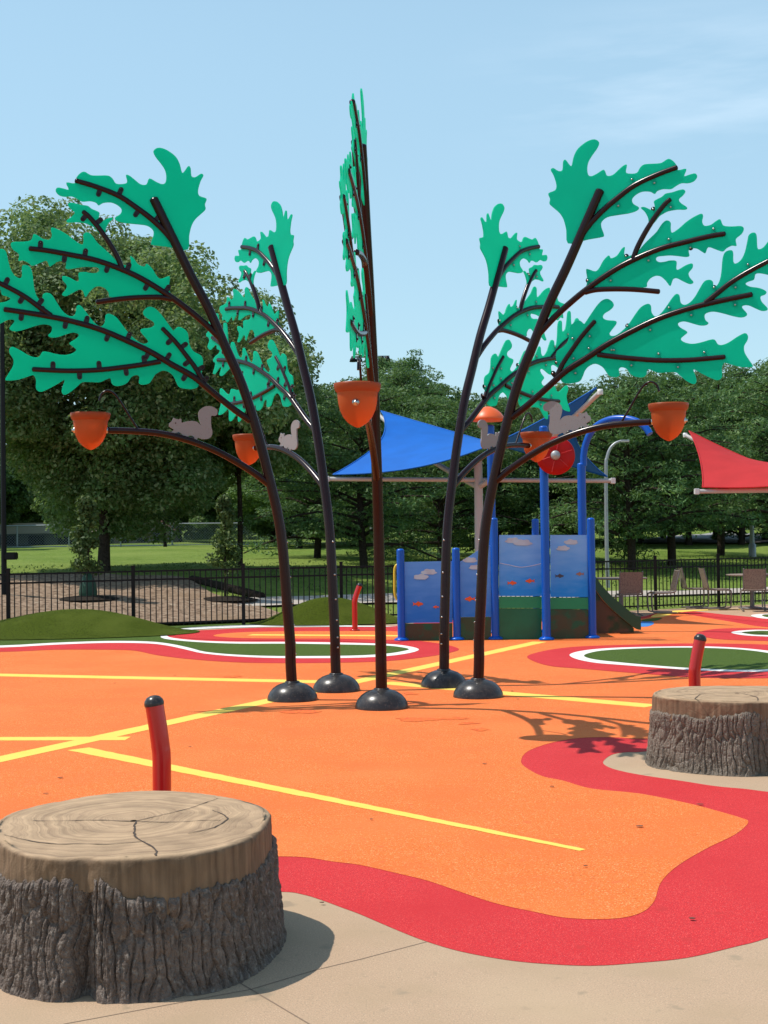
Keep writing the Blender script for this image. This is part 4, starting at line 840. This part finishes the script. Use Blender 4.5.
def shelter(px,py,w_,h_,Y,label,rc,wc):
    b=D(px,py,Y); z0=Hz(b.x,Y); r=empty('park_shelter',(b.x,Y,z0)); tag(r,label,'shelter')
    H_=b.z-z0; rm=mat('shelter roof',rc,.7); wm=mat('shelter wall',wc,.8)
    mb=MB(); mb.prism([(-w_/2-.4,0,H_-h_),(w_/2+.4,0,H_-h_),(w_/2-.5,0,H_),(-w_/2+.5,0,H_)],(0,5,0)); mb.build('roof',rm,r)
    mb=MB(); mb.box((0,0,(H_-h_)/2),(w_,4,H_-h_-.01)); mb.build('wall',wm,r)
    for k in range(3):
        mb=MB(); mb.box((-w_*.3+k*w_*.3,-2.02,(H_-h_)*.45),(w_*.16,.06,(H_-h_)*.8),bev=.01); mb.build('opening',m_black,r)
shelter(45,523.5,5.6,.6,80,'pale roofed low building beyond the chain link fence at far left',(.42,.35,.28),(.10,.11,.10))
shelter(147,521,3.2,.6,82,'brown roofed low building beyond the chain link fence right of the big trunk',(.12,.06,.045),(.2,.15,.12))

# ------------------------------------------------------------------ trees
def leaves(C,Nn,size,aspect,jit,rng):
    """diamond leaves at centres C with loose normals Nn"""
    n=len(C); a=Nn+jit*rng.normal(size=(n,3)); a/=np.linalg.norm(a,axis=1)[:,None]
    t=rng.normal(size=(n,3)); t-=a*(t*a).sum(1)[:,None]; t/=np.linalg.norm(t,axis=1)[:,None]; b=np.cross(a,t)
    s=(size*(.6+.8*rng.random(n)))[:,None]
    V=np.stack([C+t*s,C+b*s*aspect,C-t*s*.9,C-b*s*aspect],1).reshape(-1,3)
    return V,np.arange(4*n).reshape(-1,4)
def crown_points(clumps,per,rng,flat=.7,up=.75):
    Cs=[];Ns=[]
    for (c,r) in clumps:
        k=int(per*(r/.6)**2); d=rng.normal(size=(k,3)); d/=np.linalg.norm(d,axis=1)[:,None]; d[:,2]=d[:,2]*.9+.12
        rad=r*(.55+.5*rng.random(k)**.6); p=c+d*rad[:,None]*np.array([1,1,flat]); Cs.append(p); nn=d.copy(); nn[:,2]+=up; Ns.append(nn)
    return np.vstack(Cs),np.vstack(Ns)
def limbs(mb,trunk,targets,r0,rng,rt):
    for t in targets:
        s=trunk[min(len(trunk)-1,max(1,int(len(trunk)*(.35+.5*rng.random()))))]
        m1=(s+t)/2+Vector((rng.normal()*.3,rng.normal()*.3,.25)); mb.tube(catmull([s,m1,t],4,False),[r0*(1-.8*i/8)+.01 for i in range(9)],6)
def deciduous(name,h,rx,rz,zc,trunk_r,nclump,per,size,m,seed,nsh=None,squash=.0,lean=0,clr=(.55,.95)):
    rng=np.random.default_rng(seed); clumps=[]
    k=0
    while k<nclump:
        d=rng.normal(size=3); d/=np.linalg.norm(d)
        lump=.84+.3*math.sin(d[0]*3.1+seed)*math.sin(d[1]*2.7+seed*.7)+.16*math.sin(d[2]*5+d[0]*4+seed)
        rr=(.45+.55*rng.random()**.45)*lump
        c=np.array([d[0]*rx*rr,d[1]*rx*rr,zc+d[2]*rz*rr])
        if c[2]<zc-rz*.95: continue
        clumps.append((c,rng.uniform(*clr)*(.75 if rr>.9 else 1))); k+=1
    Cc,Nn=crown_points(clumps,per,rng); V,Fq=leaves(Cc,Nn,size,.55,.75,rng)
    r=empty(name); np_mesh('crown',V,Fq,m,r)
    mb=MB(); T=[Vector((lean*z*z*.01+.05*math.sin(z),.04*math.cos(z*1.3),z)) for z in np.linspace(-.3,zc+rz*.35,12)]
    mb.tube(T,[trunk_r*(1.35-.35*min(1,i/1.5))*(1-.65*i/11) for i in range(12)],12)
    sel=[Vector(clumps[i][0]) for i in rng.choice(len(clumps),min(26,len(clumps)),replace=False)]; limbs(mb,T,sel,trunk_r*.28,rng,0)
    mb.build('trunk',m_bark,r); return r
def conifer(name,h,rx,z0,trunk_r,nb,per,size,m,seed,shape=1.0,twin=False):
    """loose white-pine habit: whorled limbs carrying flattened needle clumps"""
    rng=np.random.default_rng(seed); clumps=[]; r=empty(name); mb=MB()
    T=[Vector((.06*math.sin(z*.8+seed),.05*math.cos(z+seed),z)) for z in np.linspace(-.3,h*.97,14)]; mb.tube(T,[trunk_r*(1-.9*i/13)+.02 for i in range(14)],12)
    for i in range(nb):
        f=(i+.5)/nb; z=z0+(h-z0)*f**.95; L=rx*((1-f)**.55*(.72+.5*rng.random()))*(1.0 if f>.12 else .8)+.25
        a=i*2.399+rng.normal()*.3; e=Vector((math.cos(a)*L,math.sin(a)*L,z+L*.14*rng.normal()+.12*L-(.18*L if f<.25 else 0)))
        s=Vector((T[0].x,0,max(0.4,z-.25*L*.5))); mb.tube(catmull([s,(s+e)/2+Vector((0,0,.10*L)),e],3,False),[.05*(1-.13*q)*(1.2-f)+.01 for q in range(7)],5)
        for q in np.arange(.30,1.02,.42/max(L,.6)):
            p=s+(e-s)*q; clumps.append((np.array([p.x+rng.normal()*.22,p.y+rng.normal()*.22,p.z+.10+rng.normal()*.12]),rng.uniform(.34,.62)))
    Cc,Nn=crown_points(clumps,per,rng,.45,.6); V,Fq=leaves(Cc,Nn,size,.30,.8,rng)
    np_mesh('crown',V,Fq,m,r); mb.build('trunk',m_bark,r); return r
def place(o,px,Y,label,cat,grp=None,sc=1.0,rz=0.0,X=None,dz=-.05,sz=None):
    x=D(px,560,Y).x if X is None else X; o.location=(x,Y,Hz(x,Y)+dz); o.scale=(sc,sc,sz or sc); o.rotation_euler=(0,0,rz); tag(o,label,cat,grp); return o
# the big broadleaf tree on the left
big=deciduous('broadleaf_tree',10.5,5.2,4.4,5.35,.16,480,400,.062,m_maple,5,clr=(.5,1.0)); place(big,103,36,'huge dense broadleaf tree filling the left, its trunk behind the fence','tree')
b2=deciduous('broadleaf_tree',8,2.2,2.7,5.0,.09,170,360,.064,m_maple,9,clr=(.5,.9)); place(b2,239,39,'mid-sized broadleaf tree with a thin trunk right of the huge left tree','tree')
b3=copy_tree(b2); place(b3,-60,62,'dark broadleaf tree low behind the dark pole at the left edge','tree',sc=1.05,rz=2.0)
b4=copy_tree(b2); place(b4,165,66,'broadleaf tree glimpsed under the huge left tree','tree',sc=.9,rz=4.0)
# young staked trees with watering bags
def young(px,Y,ytop,label,bag,seed,wd):
    b=D(px,580,Y); z0=Hz(b.x,Y)+.05; h=D(px,ytop,Y).z-z0; rng=np.random.default_rng(seed)
    r=empty('young_tree',(b.x,Y,z0)); tag(r,label,'young tree','young trees planted in the mulch')
    cl=[]
    for i in range(46):
        f=rng.random(); z=h*(.26+.70*f); ra=wd*(1-f*.75)*rng.random()**.5; a=rng.random()*6.28; cl.append((np.array([ra*math.cos(a),ra*math.sin(a),z]),rng.uniform(.10,.20)))
    C=[];Nn=[]
    for c,rr in cl:
        d=rng.normal(size=(70,3)); d/=np.linalg.norm(d,axis=1)[:,None]; C.append(c+d*rr*rng.random((70,1))**.4); Nn.append(d+[0,0,.5])
    V,Fq=leaves(np.vstack(C),np.vstack(Nn),.042,.55,.6,rng); np_mesh('crown',V,Fq,m_young,r)
    mb=MB(); mb.tube([(0,0,-.1),(.01,0,h*.4),(0,.01,h*.95)],[.03,.022,.008],8)
    for c,_ in cl[:18]: mb.tube([Vector((0,0,c[2]-.12)),Vector(c)],.006,5)
    mb.build('trunk',m_bark,r)
    if bag:
        mb=MB(); mb.lathe([(.19,0.02),(.20,.12),(.17,.30),(.12,.45),(.06,.52),(.03,.53)],(0,0,0),18); mb.build('watering_bag',m_bag,r)
    mb=MB(); mb.lathe([(0,.05),(.25,.045),(.5,.02),(.75,-.03)],(0,0,.0),20); mb.build('mulch_ring',m_log,r)
young(88,29.6,497,'young leafy tree with a green watering bag round its foot, on the mulch at left',True,3,.42)
young(225,30.5,495,'narrow young tree right of the bagged one, on the mulch beside a log',False,6,.34)
# log edging beside the mulch
def log():
    a=D(192,577,33.5); b=D(262,592,31.0); A=Vector((a.x,33.5,Hz(a.x,33.5)+.07)); B=Vector((b.x,31,Hz(b.x,31)+.07)); r=MB(); r.tube([ (A+(B-A)*t)-A for t in np.linspace(0,1,8)],[.10,.11,.10,.11,.10,.105,.10,.09],12)
    o=r.build('fallen_log',m_log); o.location=A; tag(o,'dark fallen log edging the mulch beside the narrow young tree','log')
log()
# pines on the right and middle
pA=conifer('pine_tree',6.3,3.2,1.25,.12,56,150,.075,m_pine,21); pB=conifer('pine_tree',6.5,3.0,1.35,.13,58,150,.075,m_pine,33); pC=conifer('pine_tree',6.2,2.8,1.1,.11,54,150,.075,m_pine,47)
PH={pA:6.35,pB:6.55,pC:6.25}
def zsc(src,px,Y,py): x=D(px,500,Y).x; return (D(px,py,Y).z-Hz(x,Y))/PH[src]
place(pA,630,41,'pine with a forked dark trunk just right of the grey street lamp','pine tree','pines behind the fence',rz=1,sz=zsc(pA,630,41,374))
place(pB,670,43,'second pine to the right of the grey street lamp, with a straight trunk','pine tree','pines behind the fence',sz=zsc(pB,670,43,376))
place(pC,363,40,'pine whose dark trunk stands between the back-left and edge-on water trees','pine tree','pines behind the fence',rz=.5,sz=zsc(pC,363,40,382))
def pine(src,px,Y,sc,rz,label,top=385): place(copy_tree(src),px,Y,label,'pine tree','pines behind the fence',sc=max(sc,1.0),rz=rz,sz=zsc(src,px,Y,top))
pine(pB,722,50,1.05,2.1,'pine with a thick trunk at the edge of the hillside road',372)
pine(pC,579,45,.95,1.3,'small pine directly behind the tall arch pipe',388)
pine(pA,545,47,1.0,3.1,'pine rising behind the tall middle post of the play structure',402)
pine(pB,500,46,.9,4.4,'pine behind the orange mushroom cap',404)
pine(pC,440,44,.95,2.7,'pine under the left half of the blue sail',402)
pine(pA,404,50,1.0,5.0,'pine whose pointed top shows right of the edge-on tree',368)
pine(pC,318,46,.95,3.6,'pine low behind the back-left water tree',394)
pine(pA,790,46,1.1,.4,'pine behind the red sail at the right edge',360)
# the woods behind: individual trees further off
w1=deciduous('woodland_tree',9,3.6,4.3,4.9,.15,230,260,.10,m_wood,61,clr=(.55,1.0)); w2=deciduous('woodland_tree',9,3.2,4.5,5.1,.15,220,260,.10,m_wood,73,clr=(.55,1.0)); w3=conifer('woodland_tree',10,2.9,.7,.15,60,130,.10,m_pine,81)
src=[w1,w2,w3]; usedw=[False]*3
def top_sc(px,Y,py,h): # scale so the top reaches a picture height
    x=D(px,500,Y).x; return (D(px,py,Y).z-Hz(x,Y))/h
WL=[ # px, Y, top py, kind, height of kind
 (272,66,392,0),(300,60,388,1),(330,70,377,0),(352,64,384,2),(382,60,352,2),(412,66,352,2),(440,72,374,0),(462,62,396,1),(486,68,398,0),(512,60,392,2),(536,70,384,1),(562,66,380,0),(590,72,374,1),(612,60,378,0),(640,68,372,1),(664,74,372,0),(690,62,370,1),(716,70,366,0),(742,62,362,2),(766,70,358,0),(795,64,354,1),(830,70,352,0),(870,66,352,1),
 (-60,72,420,0),(-20,78,400,1),(40,88,430,0),(85,84,430,1),(130,88,436,0),(180,84,420,1),(225,80,410,0),(920,72,352,0),(-110,70,400,1)]
hk=[9.9,10.3,10.3]; nm=['broad rounded woodland tree','tall rounded woodland tree','pointed dark conifer']
for i,(px,Y,py,k) in enumerate(WL):
    s=top_sc(px,Y,py,hk[k]); o=src[k] if not usedw[k] else copy_tree(src[k]); usedw[k]=True
    wide=max(.95,min(1.35,s*1.1))
    where='far left' if px<60 else 'behind the huge left tree' if px<250 else 'left of the edge-on tree' if px<360 else 'above the blue sail' if px<470 else 'behind the play structure' if px<600 else 'above the hillside road' if px<720 else 'behind the red sail'
    place(o,px,Y,f'{nm[k]} in the far tree line {where}','tree','trees of the far tree line',sc=wide,rz=i*1.7,sz=s)
# second, farther belt that closes the gaps: a far-off wood reading as one mass
rng=np.random.default_rng(5); cl=[]
for i in range(620):
    x=rng.uniform(-60,60); y=rng.uniform(92,104); px=384+x/y*F; 
    if px<220: top=3.2+rng.random()*2
    else: top=6.3+.9*math.sin(x*.35)+.7*math.sin(x*.9+2)+ (x>8)*.05*x
    cl.append((np.array([x,y,Hz(x,y)+rng.random()**.7*top]),rng.uniform(.8,1.5)))
Cc,Nn=crown_points(cl,30,rng); V,Fq=leaves(Cc,Nn,.30,.55,.75,rng)
fw=np_mesh('distant_wood',V,Fq,m_wood); tag(fw,'far belt of woodland closing the view behind the tree line','wood',None,'stuff')
# grass tufts catching light along the near lawn edge beyond the fence
rng=np.random.default_rng(8); n=9000; X=rng.uniform(-14,16,n); Yt=yf(X)+rng.uniform(.4,16,n)
keep=~((X<-1.9)&((Yt-yf(X))<np.interp(X,[-16,-7,-5,-3.4,-1.9],[11.8,10.8,8.5,4.7,1])))
keep&=~((X>-3.2)&((Yt-yf(X))>2.9)&((Yt-yf(X))<5.8)); X=X[keep];Yt=Yt[keep]
Zt=H(X,Yt)+(fbm(X*.35,Yt*.35,3,3)-.45)*.22*((Yt-yf(X))>3); a=rng.random(len(X))*6.28; hh=.025+.03*rng.random(len(X)); wv_=.03
V=np.stack([np.stack([X-wv_*np.cos(a),Yt-wv_*np.sin(a),Zt-.01],-1),np.stack([X+wv_*np.cos(a),Yt+wv_*np.sin(a),Zt-.01],-1),np.stack([X+.03*np.sin(a),Yt+.03*np.cos(a),Zt+hh],-1)],1).reshape(-1,3)
tag(np_mesh('grass_tufts',V,np.arange(len(V)).reshape(-1,3),m_young),'short mown grass on the park lawn behind the fence','grass',None,'stuff')
